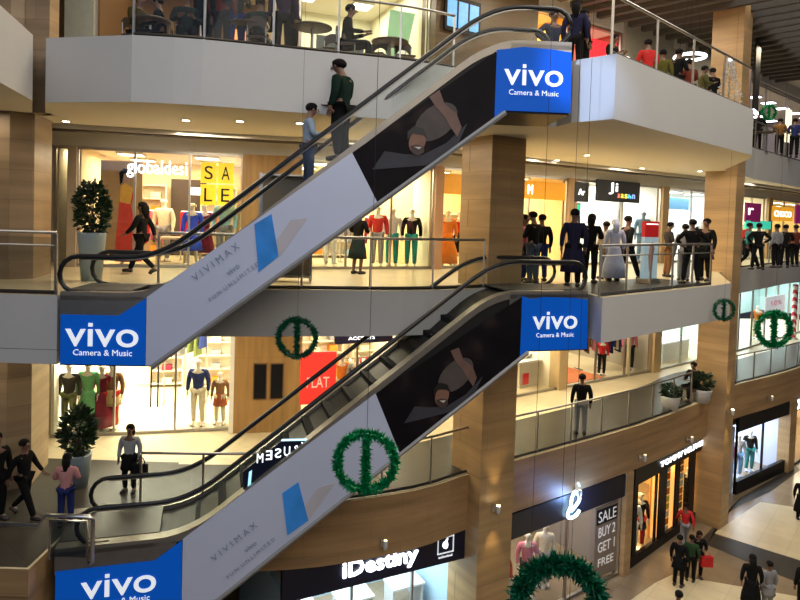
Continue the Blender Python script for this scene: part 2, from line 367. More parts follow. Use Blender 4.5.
def escalator(name_label, A, B, z0, z1, s_lo, s_hi, px_marks, nl=.25, dlo=.02, dhi=.35):
    """A,B plan ends of the near side. All geometry in local axes: x along, y away from the camera, z up."""
    A=Vector(A);B=Vector(B); L_=(B-A).length; ang=math.atan2((B-A).y,(B-A).x); H=z1-z0
    t=thing('escalator',name_label,'escalator',(A.x,A.y,z0),ang)
    inv=Matrix.Translation((A.x,A.y,z0))@Matrix.Rotation(ang,4,'Z'); inv=inv.inverted()
    def loc(px,py): p=inv@on_line(px,py,A,B); return (p.x,p.z)
    Wd=1.45; r=.55
    def prof(off=0,s0=0,s1=None,n=6):
        """walking line: flat, bend, incline, bend, flat; off = height above it"""
        s1=L_ if s1 is None else s1; m=H/(s_hi-s_lo); pts=[(s0,off)]
        for i in range(n+1):
            u=i/n; pts.append((s_lo-r+2*r*u, m*2*r*u*u*.5*1.0+off))
        for i in range(n+1):
            u=i/n; pts.append((s_hi-r+2*r*u, H-m*r*(1-u)*(1-u)+off))
        pts.append((s1,H+off)); return pts
    m=H/(s_hi-s_lo)
    k=math.sqrt(1+m*m)
    def sl(s): return m*(s-s_lo)
    D=1.16
    def bot(s):                # underside of the truss
        return max(-D, min(sl(s)-D*1.07, H-D*1.0))
    # truss cladding ring (body)
    top=prof(.0); body=MB()
    lowx=s_lo+dlo; hix=s_hi+dhi
    pts=top+[(L_,H-D),(hix-.10,H-D),(lowx,-D),(0,-D)]
    body.vprism(pts,.0,Wd); body.build('truss',M_dark,t)
    for x0_,x1_,zz in ((0.0,s_lo-.2,0),(s_hi+.3,L_,H)): MB().box(x0_,x1_,-.03,.0,zz-.36,zz+.02).build('skirt_panel',M_steelb,t)
    # near and far inner decking strips, skirts
    for y0,y1 in ((-.03,.20),(Wd-.20,Wd+.03)):
        a=prof(.03); b=prof(.08)
        mb=MB(); mb.strip([(x,y0,z) for x,z in b],[(x,y1,z) for x,z in b]); mb.strip([(x,y0,z) for x,z in b],[(x,y0,z-.14) for x,z in b][::1])
        mb.strip([(x,y1,z) for x,z in b],[(x,y1,z-.1) for x,z in b]); mb.build('deck_trim',M_trim,t)
    # lower edge trim of the incline
    pa=[(lowx-.05,-D),(hix-.1,H-D)]
    mb=MB(); mb.tube([(x,-.02,z) for x,z in pa],.05,6); mb.build('edge_trim',M_alu,t)
    # steps
    sm=mat((.022,.022,.024),.7,spec=.05); n=int((s_hi-s_lo-.2)/.4)
    for i in range(n):
        x=s_lo+.1+i*.4; z=sl(x)+.11
        mb=MB(); mb.box(x,x+.42,.22,Wd-.22,z-.38,z)
        mb.build('step',sm,t)
        
    # landing comb plates
    for x0,x1,z in ((0.0,s_lo-.5,.085),(s_hi+.3,L_,H+.085)):
        MB().box(x0,x1,.2,Wd-.2,z-.02,z+.005).build('comb_plate',M_plate,t)
    # balustrades: glass, handrail with round newels
    hr=.67
    for y,nm in ((.08,'near'),(Wd-.08,'far')):
                # even split in panes
        def zt(s,off):
            P=prof(off)
            for (x0,a0),(x1,a1) in zip(P[:-1],P[1:]):
                if x0<=s<=x1: return a0+(a1-a0)*(s-x0)/(x1-x0) if x1>x0 else a0
            return P[-1][1]
        npan=6; ends=[nl+(L_-nl-.3)*i/npan for i in range(npan+1)]
        for i in range(npan):
            a,b=ends[i]+.012,ends[i+1]-.012; S=[a+(b-a)*j/6 for j in range(7)]
            MB().strip([(s,y,zt(s,.08)) for s in S],[(s,y,zt(s,hr-.05)) for s in S]).build('glass_balustrade',M_glass,t)
        P=prof(hr,nl,L_-.3)
        R=.31
        lowc=[(nl-R*math.sin(u),hr-R+R*math.cos(u)) for u in [PI*j/8 for j in range(9)]][::-1]
        hic=[(L_-.3+R*math.sin(u),H+hr-R+R*math.cos(u)) for u in [PI*j/8 for j in range(9)]]
        path=[(x+.2,z) for x,z in lowc[:1]]+lowc+P[1:-1]+hic+[(hic[-1][0]-.2,hic[-1][1])]
        MB().tube([(x,y,z) for x,z in path],.042,8).build('handrail',M_rubber,t,True)
        # thin steel profile under the handrail
        MB().tube([(x,y,z-.045) for x,z in P],.018,6).build('rail_profile',M_steel,t,True)
    # ---- printed boards on the near side
    yb=-.045; yo=-.06
    def flat(name,pts,mt,parent,y=yb,th=.012): return MB().vprism(pts,y,y+th).build(name,mt,parent)
    mk={k:[loc(*p) for p in v] if isinstance(v,list) else loc(*v) for k,v in px_marks.items()}
    x_a=mk['left_sign_r'][0]; x_d=mk['diag_top'][0]; x_e=mk['diag_bot'][0]; x_f=mk['right_sign_l'][0]
    def zt(s,off=-.04):
        P=prof(off)
        for (x0,a0),(x1,a1) in zip(P[:-1],P[1:]):
            if x0<=s<=x1: return a0+(a1-a0)*(s-x0)/(x1-x0)
        return P[-1][1]
    def zb(s): return -D+.03 if s<lowx else min(H-D+.03,-D+.03+(s-lowx)*(H)/(hix-.1-lowx))
    lw=0.02
    # blue lower sign
    skirt=-.30
    sg=flat('brand_sign',[(lw,-D+.03),(x_a,-D+.03),(x_a,zt(x_a)-.02),(x_a-.45,skirt),(lw,skirt)],M_blue,t)
    xm=(lw+x_a)/2
    text('letters','vıvo',.62,M_wletter,sg,xm,yo,-.63,.006,bold=.004,sx=1.18)
    MB().box(xm-.235,xm-.165,yo-.006,yo+.006,-.49,-.43).build('letter_dot',M_wletter,sg)
    text('slogan','Camera & Music',.145,M_wletter,sg,xm,yo,-.93,.004)
    # white board
    wb=flat('advert_board',[(x_a+.01,zb(x_a))]+([(lowx,zb(lowx))] if x_a<lowx else [])+[(x_e,zb(x_e)),(x_d,zt(x_d)),(x_a+.01,zt(x_a))]+[] ,M_panel,t)
    gl_=mat((.26,.31,.43),.5)
    sa=math.atan(m)
    def on_board(px,py): return loc(px,py)
    cxy=mk['board_text']
    for s_,sz,du,dv in (('V I V I M A X',.17,-.05,.17),('vivo',.15,.08,-.08),('F U N  U N L I M I T E D',.10,-.02,-.27)):
        text('board_text',s_,sz,gl_,wb,cxy[0]+du-dv*math.sin(sa),yo,cxy[1]+dv*math.cos(sa)+du*math.sin(sa),.002,ry=-sa)
    M_ph=mat((.03,.19,.55),.3,var=.6,scale=2.2,emit=.1,ecol=(.05,.35,.9)); M_sil=mat((.52,.50,.54),.35,var=.15,scale=2)
    ph=flat('phone_picture',mk['phone'],M_ph,wb,yb-.012,.012)
    cxp=sum(p[0] for p in mk['phone'])/4; czp=sum(p[1] for p in mk['phone'])/4
    flat('silver_phone_picture',mk['silver'],M_sil,wb,yb-.01,.01)
    # dark photograph
    db=flat('photo_board',[(x_e+.01,zb(x_e)),(x_f-.0,zb(x_f)),(x_f,zt(x_f)),(x_d+.012,zt(x_d))],M_poster,t)
    fx,fz=mk['face']; M_tanp=mat((.22,.11,.07),.6,var=.25,scale=9); M_shirt=mat((.035,.035,.045),.7,var=.3,scale=4); M_arm=mat((.16,.09,.07),.6,var=.3,scale=5)
    def ell(cx,cz,rx,rz,a=0,n=20,k=(1,1)):
        return [(cx+rx*math.cos(u)*math.cos(a)-rz*math.sin(u)*math.sin(a),cz+rx*math.cos(u)*math.sin(a)+rz*math.sin(u)*math.cos(a)) for u in [2*PI*i/n for i in range(n)]]
    def clip(p): 
        return [(x,max(zb(x)+.03,min(zt(x)-.05,z))) for x,z in p]
    flat('shirt_picture',clip([(fx-.75,fz-.5),(fx-.55,fz-.18),(fx-.2,fz-.22),(fx+.1,fz-.22),(fx+.5,fz+.0),(fx+.85,fz+.35),(fx+.7,fz+.0),(fx+.2,fz-.5)]),M_shirt,db,yb-.006,.006)
    ah=mk['hand']
    flat('sleeve_picture',clip(ell(ah[0]-.12,ah[1]-.18,.42,.26,.7)),mat((.075,.06,.055),.7,var=.4,scale=4),db,yb-.010,.006)
    flat('hand_picture',clip([(ah[0]-.25,ah[1]+.30),(ah[0]-.08,ah[1]+.36),(ah[0]+.02,ah[1]+.12),(ah[0]+.22,ah[1]-.02),(ah[0]+.32,ah[1]-.25),(ah[0]+.25,ah[1]-.42),(ah[0]+.12,ah[1]-.25),(ah[0]+.02,ah[1]-.08),(ah[0]-.14,ah[1]+.08)]),M_arm,db,yb-.016,.006)
    flat('face_picture',ell(fx,fz,.14,.20,-.25),M_tanp,db,yb-.018,.006)
    flat('hair_picture',[(fx-.17,fz+.02),(fx-.17,fz+.16),(fx-.06,fz+.26),(fx+.10,fz+.22),(fx+.17,fz+.06),(fx+.08,fz+.12),(fx-.08,fz+.13)],M_hair,db,yb-.024,.006)
    flat('beard_picture',[(fx-.12,fz-.08),(fx-.02,fz-.05),(fx+.12,fz-.08),(fx+.12,fz-.18),(fx+.02,fz-.24),(fx-.08,fz-.2)],mat((.06,.035,.03),.6),db,yb-.024,.006)
    flat('smile_picture',[(fx-.05,fz-.09),(fx+.08,fz-.09),(fx+.03,fz-.13)],mat((.6,.55,.5),.5),db,yb-.030,.006)
    # blue upper sign, arched top edge
    x0,x1=x_f+.01,L_+.02
    arch=[(x0,zt(x0,-.02)),(x0+.22,H-.08),(x0+.45,H-.04),(x1-.35,H-.06),(x1-.02,H-.10)]
    us=flat('brand_sign',[(x0,max(zb(x0),-9)),(x0+.2,H-D+.03),(x1,H-D+.03)]+arch[::-1],M_blue,t)
    xm=(x0+x1)/2
    text('letters','vıvo',.56,M_wletter,us,xm,yo,H-.52,.006,bold=.004,sx=1.12)
    MB().box(xm-.205,xm-.145,yo-.006,yo+.006,H-.40,H-.34).build('letter_dot',M_wletter,us)
    text('slogan','Camera & Music',.13,M_wletter,us,xm,yo,H-.82,.004)
    return t,prof
EA=dict(left_sign_r=(147,300),diag_top=(352,153),diag_bot=(378,200),right_sign_l=(494,100),board_text=(226,268),
   phone=[(255,224),(272,214),(279,256),(259,272)],silver=[(279,258),(277,240),(291,220),(308,218)],face=(417,142),hand=(443,112))
EB=dict(left_sign_r=(182,560),diag_top=(374,426),diag_bot=(399,463),right_sign_l=(520,320),board_text=(243,545),
   phone=[(282,492),(298,481),(308,519),(287,534)],silver=[(306,522),(304,506),(318,486),(335,482)],face=(441,395),hand=(461,365))
esc1,prof1=escalator('upper escalator climbing to the top gallery with a man and a child riding',(-5.62,10.62),(2.84,11.12),Z2,Z3,1.55,7.12,EA)
esc2,prof2=escalator('lower escalator climbing to the middle gallery with nobody on its steps',(-5.60,10.50),(3.93,13.28),Z1,Z2,2.12,7.85,EB,.62,.56,.85)
# ------------------------------------------------------------------ shops
def frame(px0,px1,py,P,z,inset=0):
    a=on_poly(px0,py,P); b=on_poly(px1,py,P); d=(b-a).xy; w=d.length; rz=math.atan2(d.y,d.x)
    n=Vector((-d.y,d.x)).normalized()*inset
    return (a.x+n.x,a.y+n.y,z),rz,w
def put(o,loc,rz): o.location=loc; o.rotation_euler=(0,0,rz); return o
def setst(mb,name,m,loc,rz,bev=0): o=mb.build(name,m,bevel=bev); put(o,loc,rz); return struct(o)
CLOTH=[('red',(.55,.03,.03)),('orange',(.7,.22,.03)),('navy blue',(.02,.03,.12)),('black',(.015,.015,.015)),('cream',(.7,.62,.45)),('olive green',(.12,.14,.04)),('pink',(.65,.2,.28)),('sky blue',(.2,.42,.7)),('maroon',(.2,.02,.04)),('yellow',(.75,.55,.06)),('grey',(.25,.25,.26)),('white',(.75,.75,.73)),('brown',(.22,.11,.05)),('teal',(.03,.28,.26))]
CM={n:mat(tuple(x*.6 for x in c) if n=='black' else c,.9,var=.25,scale=14,spec=.1) for n,c in CLOTH}
CC=dict(CLOTH)
M_chrome=mat((.6,.6,.6),.2,1)
def garment_mb(w=.34,h=.75):
    mb=MB(); n=7
    f=[(-w/2,-.05),(-w*.12,0),(w*.12,0),(w/2,-.05),(w*.44,-h*.4),(w*.55,-h),(-w*.55,-h),(-w*.44,-h*.4)]
    mb.vprism(f,-.03,.03); return mb
_gm={}
def rack(shopname,where,loc,rz,w,cols,h=1.45,two=False):
    """steel clothes rail; the clothes on it are things of their own"""
    t=thing('clothes_rail','steel clothes rail %s in the %s'%(where,shopname),'clothes rail',loc,rz)
    MB().tube([(-w/2,0,h),(w/2,0,h)],.018,6).build('rail',M_chrome,t)
    for s in (-1,1):
        MB().tube([(s*w/2,0,.03),(s*w/2,0,h)],.02,6).build('upright',M_chrome,t)
        MB().tube([(s*w/2,-.22,.03),(s*w/2,.22,.03)],.02,6).build('foot',M_chrome,t)
    n=max(2,int(w/.17)); rm=Matrix.Translation(loc)@Matrix.Rotation(rz,4,'Z')
    for i in range(n):
        c=cols[(i//2)%len(cols)] if R_.random()<.8 else R_.choice(cols)
        key=(i%3); 
        if key not in _gm: _gm[key]=garment_mb(.42,.72+.12*key).mesh('garment',None)
        me=_gm[key]; 
        if not me.materials: me.materials.append(None)
        o=bpy.data.objects.new('garment',me); C.objects.link(o)
        o.material_slots[0].link='OBJECT'; o.material_slots[0].material=CM[c]
        p=rm@Vector((-w/2+.1+(w-.2)*i/(n-1),0,h)); o.location=p; o.rotation_euler=(0,0,rz+PI/2-.55+.2*R_.random())
        tag(o,'%s garment on the rail %s in the %s'%(c,where,shopname),'garment','%s garments on the rail %s in the %s'%(c,where,shopname))
_stk={}
def shelf_unit(shopname,where,loc,rz,w,h,cols,rows=4,m=None,goods=True,depth=.35,per=.62):
    t=thing('shelf_unit','wall shelf unit %s in the %s'%(where,shopname),'shelf',loc,rz)
    m=m or M_shelf
    for s in (0,1): MB().box(s*w-.02,s*w+.02,-depth,0,0,h).build('side_panel',m,t)
    MB().box(.02,w-.02,-.02,0,0,h).build('back_panel',m,t)
    rm=Matrix.Translation(loc)@Matrix.Rotation(rz,4,'Z')
    for r in range(rows+1):
        z=.12+(h-.16)*r/rows
        MB().box(.02,w-.02,-depth,-.02,z-.025,z).build('shelf',m,t)
        if goods and r<rows:
            n=max(1,int(w/per))
            for i in range(n):
                c=R_.choice(cols)
                key=i%3
                if key not in _stk:
                    mb=MB()
                    for q_ in range(4+key): mb.box(-.15+.008*(q_%2),.15-.006*(q_%3),-.13,.13,q_*.042,q_*.042+.038)
                    _stk[key]=mb.mesh('folded_clothes',None); _stk[key].materials.append(None)
                o=bpy.data.objects.new('folded_clothes',_stk[key]); C.objects.link(o)
                o.material_slots[0].link='OBJECT'; o.material_slots[0].material=CM[c]
                p=rm@Vector(((i+.5)*w/n,-depth/2-.02,z)); o.location=p; o.rotation_euler=(0,0,rz)
                tag(o,'%s folded pile on shelves %s in the %s'%(c,where,shopname),'folded clothes','%s folded piles on shelves %s in the %s'%(c,where,shopname))
    return t
M_shelf=mat((.62,.55,.42),.5); M_counter=mat((.55,.45,.3),.4)
M_mirror=mat((.6,.65,.68),.1,.9)
def shop(name,level,px0,px1,py,side,wall=(.72,.66,.52),power=160,lcol=(1,.86,.62),ceil_glow=6,depth=5.0,height=3.0,P=None,frame_m=None,glass=True,mull=1.6,door=None,floorm=None,left=True,right=True):
    """room behind a storefront; returns its local frame"""
    P=P or W; z={0:Z0,1:Z1,2:Z2,3:Z3}[level]
    loc,rz,w=frame(px0,px1,py,P,z,.05)
    wm=mat(wall,.8,var=.04,scale=1)
    if left: setst(MB().box(-.05,.05,.1,depth,0,height+.05),'wall_left',wm,loc,rz)
    if right: setst(MB().box(w-.05,w+.05,.1,depth,0,height+.05),'wall_right',wm,loc,rz)
    setst(MB().box(0,w,depth-.08,depth,0,height+.05),'wall_back',wm,loc,rz)
    setst(MB().box(0,w,.3,depth,height,height+.04),'ceiling',M_ceil,loc,rz)
    fm=frame_m or M_steelb
    n=max(1,round(w/mull))
    # storefront frame
    mb=MB(); mb.box(0,w,-.04,.04,height-.08,height); mb.box(0,w,-.04,.04,0,.08)
    for i in range(n+1): mb.box(w*i/n-.025,w*i/n+.025,-.04,.04,0.08,height-.08)
    setst(mb,'window_frame',fm,loc,rz)
    if glass:
        for i in range(n):
            if door==i: continue
            setst(MB().box(w*i/n+.03,w*(i+1)/n-.03,-.006,.006,.08,height-.08),'window_1',M_shopglass,loc,rz)
    if ceil_glow:
        k=max(1,round(w/2.2)); 
        for i in range(k):
            cx=w*(i+.5)/k
            for j,yy in enumerate((depth*.28,depth*.68)):
                p=Matrix.Translation(loc)@Matrix.Rotation(rz,4,'Z')@Vector((cx,yy,height-.05))
                t=thing('ceiling_light','square glowing ceiling light in the %s, %s row'%(name,'front' if j==0 else 'back'),'ceiling light',p,rz,'square ceiling lights of the %s, %s row'%(name,'front' if j==0 else 'back'))
                MB().box(-.34,.34,-.34,.34,0,.05).build('housing',M_white,t)
                MB().box(-.3,.3,-.3,.3,-.012,0).build('diffuser',glow(lcol,ceil_glow),t)
    l=bpy.data.lights.new('lamp','AREA'); l.energy=power; l.color=lcol; l.shape='RECTANGLE'; l.size=max(.6,w*.8); l.size_y=depth*.7
    o=bpy.data.objects.new('lamp',l); C.objects.link(o)
    o.location=Matrix.Translation(loc)@Matrix.Rotation(rz,4,'Z')@Vector((w/2,depth/2,height-.09)); o.rotation_euler=(0,0,rz)
    return loc,rz,w
def L2W(F,x,y,z=0):
    loc,rz,w=F; return Matrix.Translation(loc)@Matrix.Rotation(rz,4,'Z')@Vector((x,y,z))
def pilaster(level,px0,px1,py,m,P=None,h=3.0,d=.35,out=.1):
    P=P or W; z={0:Z0,1:Z1,2:Z2,3:Z3}[level]
    loc,rz,w=frame(px0,px1,py,P,z,0); setst(MB().box(0,w,-out,d,0,h),'wall_pier',m,loc,rz); return loc,rz,w
def sign(label,level,px0,px1,pyt,pyb,P,panel,txts,out=.12,inset=0,th=.08,cat='sign'):
    """txts: (string,size,mat,x 0..1,z 0..1 from bottom, kwargs)"""
    a=on_poly((px0),(pyt+pyb)/2,P); b=on_poly(px1,(pyt+pyb)/2,P)
    n=Vector((-(b-a).y,(b-a).x)).normalized()*out
    A=Vector((a.x-n.x,a.y-n.y));B=Vector((b.x-n.x,b.y-n.y))
    cx=(px0+px1)/2; t_=on_line(cx,pyt,A,B); b_=on_line(cx,pyb,A,B)
    A3=on_line(px0,(pyt+pyb)/2,A,B);B3=on_line(px1,(pyt+pyb)/2,A,B); w=(B3-A3).xy.length; h=t_.z-b_.z
    rz=math.atan2((B3-A3).y,(B3-A3).x)
    t=thing('shop_sign',label,cat,(A3.x,A3.y,b_.z),rz)
    if panel: MB().box(0,w,0,th,0,h).build('panel',panel,t,bevel=.006)
    for s in txts:
        st,sz,m,u,v=s[:5]; kw=s[5] if len(s)>5 else {}
        text('lettering',st,sz,m,t,u*w,-.015,v*h,.012,**kw)
    return t,w,h
G_w=glow((1,.98,.92),3.0,False); G_cool=glow((.82,.9,1),4,False)
# ------------------------------------------------------------------ people and dummies
def skin(name,verts,edges,radii,root=0,sub=1):
    me=bpy.data.meshes.new(name); me.from_pydata(verts,edges,[]); o=bpy.data.objects.new(name,me); C.objects.link(o)
    s=o.modifiers.new('s','SKIN'); 
    sv=me.skin_vertices[0].data
    for i,r in enumerate(radii):
        sv[i].radius=r if isinstance(r,tuple) else (r,r); sv[i].use_root=(i==root)
    s.use_smooth_shade=True; s.branch_smoothing=.3
    if sub: u=o.modifiers.new('u','SUBSURF'); u.levels=sub; u.render_levels=sub
    dg=bpy.context.evaluated_depsgraph_get(); dg.update()
    r=bpy.data.meshes.new_from_object(o.evaluated_get(dg)); bpy.data.objects.remove(o); r.name=name
    for p in r.polygons: p.use_smooth=True
    if not r.materials: r.materials.append(None)
    return r
def pose(kind):
    """joints of a 1.70 m figure facing -y; feet (or seat) at the origin"""
    J=dict(hip=(0,0,.93),sp=(0,0,1.12),ch=(0,-.005,1.32),nb=(0,.01,1.44),nk=(0,0,1.52),h1=(0,-.02,1.58),h2=(0,-.01,1.64),h3=(0,0,1.69))
    for s,n in ((-1,'r'),(1,'l')):
        J['s'+n]=(s*.17,.01,1.40);J['e'+n]=(s*.23,.03,1.13);J['w'+n]=(s*.235,-.03,.89);J['f'+n]=(s*.235,-.045,.80)
        J['p'+n]=(s*.085,0,.90);J['k'+n]=(s*.095,-.02,.49);J['a'+n]=(s*.10,.03,.085);J['t'+n]=(s*.12,-.13,.035)
    def mv(k,v): J[k]=v
    if kind=='walk':
        mv('kr',(-.09,-.16,.50));mv('ar',(-.09,-.30,.10));mv('tr',(-.09,-.46,.06))
        mv('kl',(.09,.02,.50));mv('al',(.09,.33,.17));mv('tl',(.09,.24,.03))
        mv('er',(-.23,.13,1.15));mv('wr',(-.23,.18,.93));mv('fr',(-.23,.17,.84));mv('el',(.23,-.07,1.15));mv('wl',(.22,-.24,.98));mv('fl',(.21,-.32,.94))
    if kind in('phone','photo'):
        zz=1.16 if kind=='phone' else 1.40
        mv('er',(-.24,-.02,1.14));mv('wr',(-.13,-.24,zz));mv('fr',(-.08,-.32,zz+.05));
        mv('el',(.24,-.02,1.14)); mv('wl',(.13,-.24,zz));mv('fl',(.08,-.32,zz+.05))
        if kind=='phone': mv('h1',(0,-.05,1.57));mv('h2',(0,-.06,1.63));mv('h3',(0,-.055,1.68))
    if kind=='look':   # head bent down, one hand on a rail, one holding
        mv('wr',(-.20,-.27,1.02));mv('fr',(-.19,-.36,1.02));mv('er',(-.24,-.04,1.12))
        mv('h1',(0,-.07,1.57));mv('h2',(0,-.08,1.625));mv('h3',(0,-.08,1.68));mv('nk',(0,-.02,1.52))
    if kind=='akimbo':
        mv('er',(-.36,.06,1.18));mv('wr',(-.19,-.06,1.02));mv('fr',(-.13,-.1,.98));mv('el',(.36,.06,1.18));mv('wl',(.19,-.06,1.02));mv('fl',(.13,-.1,.98))
        mv('kr',(-.13,-.02,.49));mv('ar',(-.17,.03,.085));mv('tr',(-.21,-.13,.035));mv('kl',(.13,-.02,.49));mv('al',(.17,.03,.085));mv('tl',(.21,-.13,.035))
    if kind=='sit':
        dz=-.45
        for k in list(J): 
            if k[0] in 'hscnewf': J[k]=(J[k][0],J[k][1],J[k][2]+dz)
        for k in ('hip','sp','ch','nb','nk','h1','h2','h3','sr','sl','er','el','wr','wl','fr','fl'):
            x,y,z=J[k]; 
        for s,n in ((-1,'r'),(1,'l')):
            J['p'+n]=(s*.09,0,.47);J['k'+n]=(s*.11,-.42,.50);J['a'+n]=(s*.11,-.40,.09);J['t'+n]=(s*.11,-.55,.04)
            J['e'+n]=(s*.24,-.08,.70);J['w'+n]=(s*.12,-.32,.72);J['f'+n]=(s*.08,-.40,.74)
        J['hip']=(0,.0,.50);J['sp']=(0,.02,.70);J['ch']=(0,-.01,.89);J['nb']=(0,-.03,1.0)
        J['nk']=(0,-.05,1.08);J['h1']=(0,-.08,1.13);J['h2']=(0,-.08,1.19);J['h3']=(0,-.07,1.24)
        J['sr']=(-.17,-.02,.96);J['sl']=(.17,-.02,.96)
    return J
_pc={}
def pmesh(kind,part):
    key=(kind,part)
    if key in _pc: return _pc[key]
    J=pose(kind); ks=[];rad=[];E=[]
    def v(k,r): ks.append(J[k]); rad.append(r); return len(ks)-1
    if part=='body':
        a=v('hip',(.115,.095)); 
        chain=[a,v('sp',(.115,.085)),v('ch',(.135,.09)),v('nb',(.075,.06)),v('nk',.05),v('h1',(.066,.082)),v('h2',(.076,.092)),v('h3',(.055,.065))]
        E+=list(zip(chain[:-1],chain[1:]))
        for n in 'rl':
            c=[chain[2],v('s'+n,.058),v('e'+n,.042),v('w'+n,.028),v('f'+n,(.022,.036))]; E+=list(zip(c[:-1],c[1:]))
            c=[a,v('p'+n,.088),v('k'+n,.058),v('a'+n,.036),v('t'+n,.033)]; E+=list(zip(c[:-1],c[1:]))
        me=skin('body',ks,E,rad)
        # fingers, thumb, nose and ears join the same mesh
        bm=bmesh.new(); bm.from_mesh(me)
        mb=MB()
        for n,s in (('r',-1),('l',1)):
            w_=Vector(J['w'+n]); f=Vector(J['f'+n]); d=(f-w_).normalized(); side=d.cross(Vector((0,0,1))) 
            if side.length<.3: side=Vector((0,1,0))
            side.normalize(); curl=d.cross(side)*.4*(1 if d.cross(side).y<0 else -1)
            for q_,ln in zip((-1.5,-.5,.5,1.5),(.062,.075,.078,.066)):
                b=f+side*q_*.019; mb.tube([b-d*.03,b+d*ln*.5,b+d*ln*.95+curl*.03],[.010,.009,.007],6)
            mb.tube([f-d*.05+side*.025,f-d*.01+side*.062,f+d*.03+side*.062],[.012,.011,.009],6)
        h=Vector(J['h1']); h2=Vector(J['h2'])
        fy=h2.y-.088
        mb.add([(h2.x-.010,fy,h2.z-.0),(h2.x+.010,fy,h2.z),(h2.x-.018,fy+.01,h2.z-.05),(h2.x+.018,fy+.01,h2.z-.05),(h2.x,fy-.028,h2.z-.045)],[(0,4,1),(0,2,4),(1,4,3),(2,3,4)])
        for s in (-1,1): mb.ball((h2.x+s*.080,h2.y+.01,h2.z-.02),(.012,.022,.034),6,5)
        t=mb.mesh('t',None,True); bm.from_mesh(t); bm.to_mesh(me); bm.free()
        for p in me.polygons: p.use_smooth=True
    elif part=='top':
        z_=v('hip',(.13,.115)); ks[-1]=(J['hip'][0],J['hip'][1],J['hip'][2]-.07); a=v('hip',(.135,.115)); E=[(z_,a)]; b=v('sp',(.14,.11)); c=v('ch',(.16,.115)); d=v('nb',(.085,.075)); E+=[(a,b),(b,c),(c,d)]
        for n in 'rl':
            q_=[c,v('s'+n,.078),v('e'+n,.058),v('w'+n,.043)]; E+=list(zip(q_[:-1],q_[1:]))
        me=skin('top',ks,E,rad)
    elif part=='trousers':
        a=v('hip',(.128,.11)); ks[-1]=(J['hip'][0],J['hip'][1],J['hip'][2]+.02)
        for n in 'rl':
            q_=[a,v('p'+n,.10),v('k'+n,.074),v('a'+n,.058)]; E+=list(zip(q_[:-1],q_[1:]))
        me=skin('trousers',ks,E,rad)
    elif part in('shoe_r','shoe_l'):
        n=part[-1]; A=Vector(J['a'+n]);T=Vector(J['t'+n])
        mb=MB(); d=(T-A); d.z=0; d.normalize()
        base=min(A.z,T.z)
        mb.tube([(A.x-d.x*.05,A.y-d.y*.05,A.z-.035),(A.x+d.x*.05,A.y+d.y*.05,(A.z+T.z)/2-.01),tuple(T)],[.048,.05,.042],8); me=mb.mesh('shoe',None,True); me.materials.clear(); me.materials.append(None)
    elif part in('eye_r','eye_l'):
        s=-1 if part[-1]=='r' else 1; h=J['h2']; me=MB().ball((h[0]+s*.032,h[1]-.083,h[2]+.002),(.013,.008,.008),6,4).mesh('eye',None,True); me.materials.clear(); me.materials.append(None)
    elif part=='mouth':
        h=J['h2']; me=MB().ball((h[0],h[1]-.082,h[2]-.072),(.024,.008,.006),6,4).mesh('mouth',None,True); me.materials.clear(); me.materials.append(None)
    elif part in('hair','hair_long','scarf'):
        h=Vector(J['h2']); mb=MB(); mb.ball((h.x,h.y+.022,h.z+.03),(.094,.108,.095),12,8)
        # open the face side
        mb.v=[(x,max(y,h.y-.055-(.03 if z>h.z+.05 else 0)) ,z if z>h.z-.03 else max(z,h.z-.03)) for x,y,z in mb.v]
        if part!='hair': mb.tube([(h.x,h.y+.07,h.z+.02),(h.x,h.y+.09,h.z-.10),(h.x,h.y+.11,h.z-.28)],[.085,.09,.045],8)
        me=mb.mesh('hair',None,True); me.materials.clear(); me.materials.append(None)
    elif part in('coat','skirt','dress','longcoat'):
        z0,z1,rb={'coat':(.62,1.02,.21),'skirt':(.42,1.02,.24),'dress':(.10,1.0,.30),'longcoat':(.34,1.02,.25)}[part]
        mb=MB(); mb.lathe([(.12,z1),(.165,z1-.1),(.175,z1-.18),(rb*.92,(z0+z1)/2-.1),(rb,z0),(rb-.02,z0),(rb*.85,(z0+z1)/2-.1)],14,(0,0,0),1,.8)
        for i,(x,y,z) in enumerate(mb.v):
            k=math.sin(5*math.atan2(y,x))*.014*(z1-z)/(z1-z0); r=math.hypot(x,y) or 1; mb.v[i]=(x*(1+k/r),y*(1+k/r),z)
        me=mb.mesh(part,None,True); me.materials.clear(); me.materials.append(None)
    _pc[key]=me; return me
SK=mat((.17,.085,.05),.55); SK2=mat((.30,.17,.11),.55); HAIR=mat((.012,.010,.009),.9,spec=.1); SHOE=mat((.03,.025,.02),.5)
FAB={}
def fab(c):
    if isinstance(c,str): return CM[c]
    return mat(c,.9,var=.2,scale=12,spec=.1)
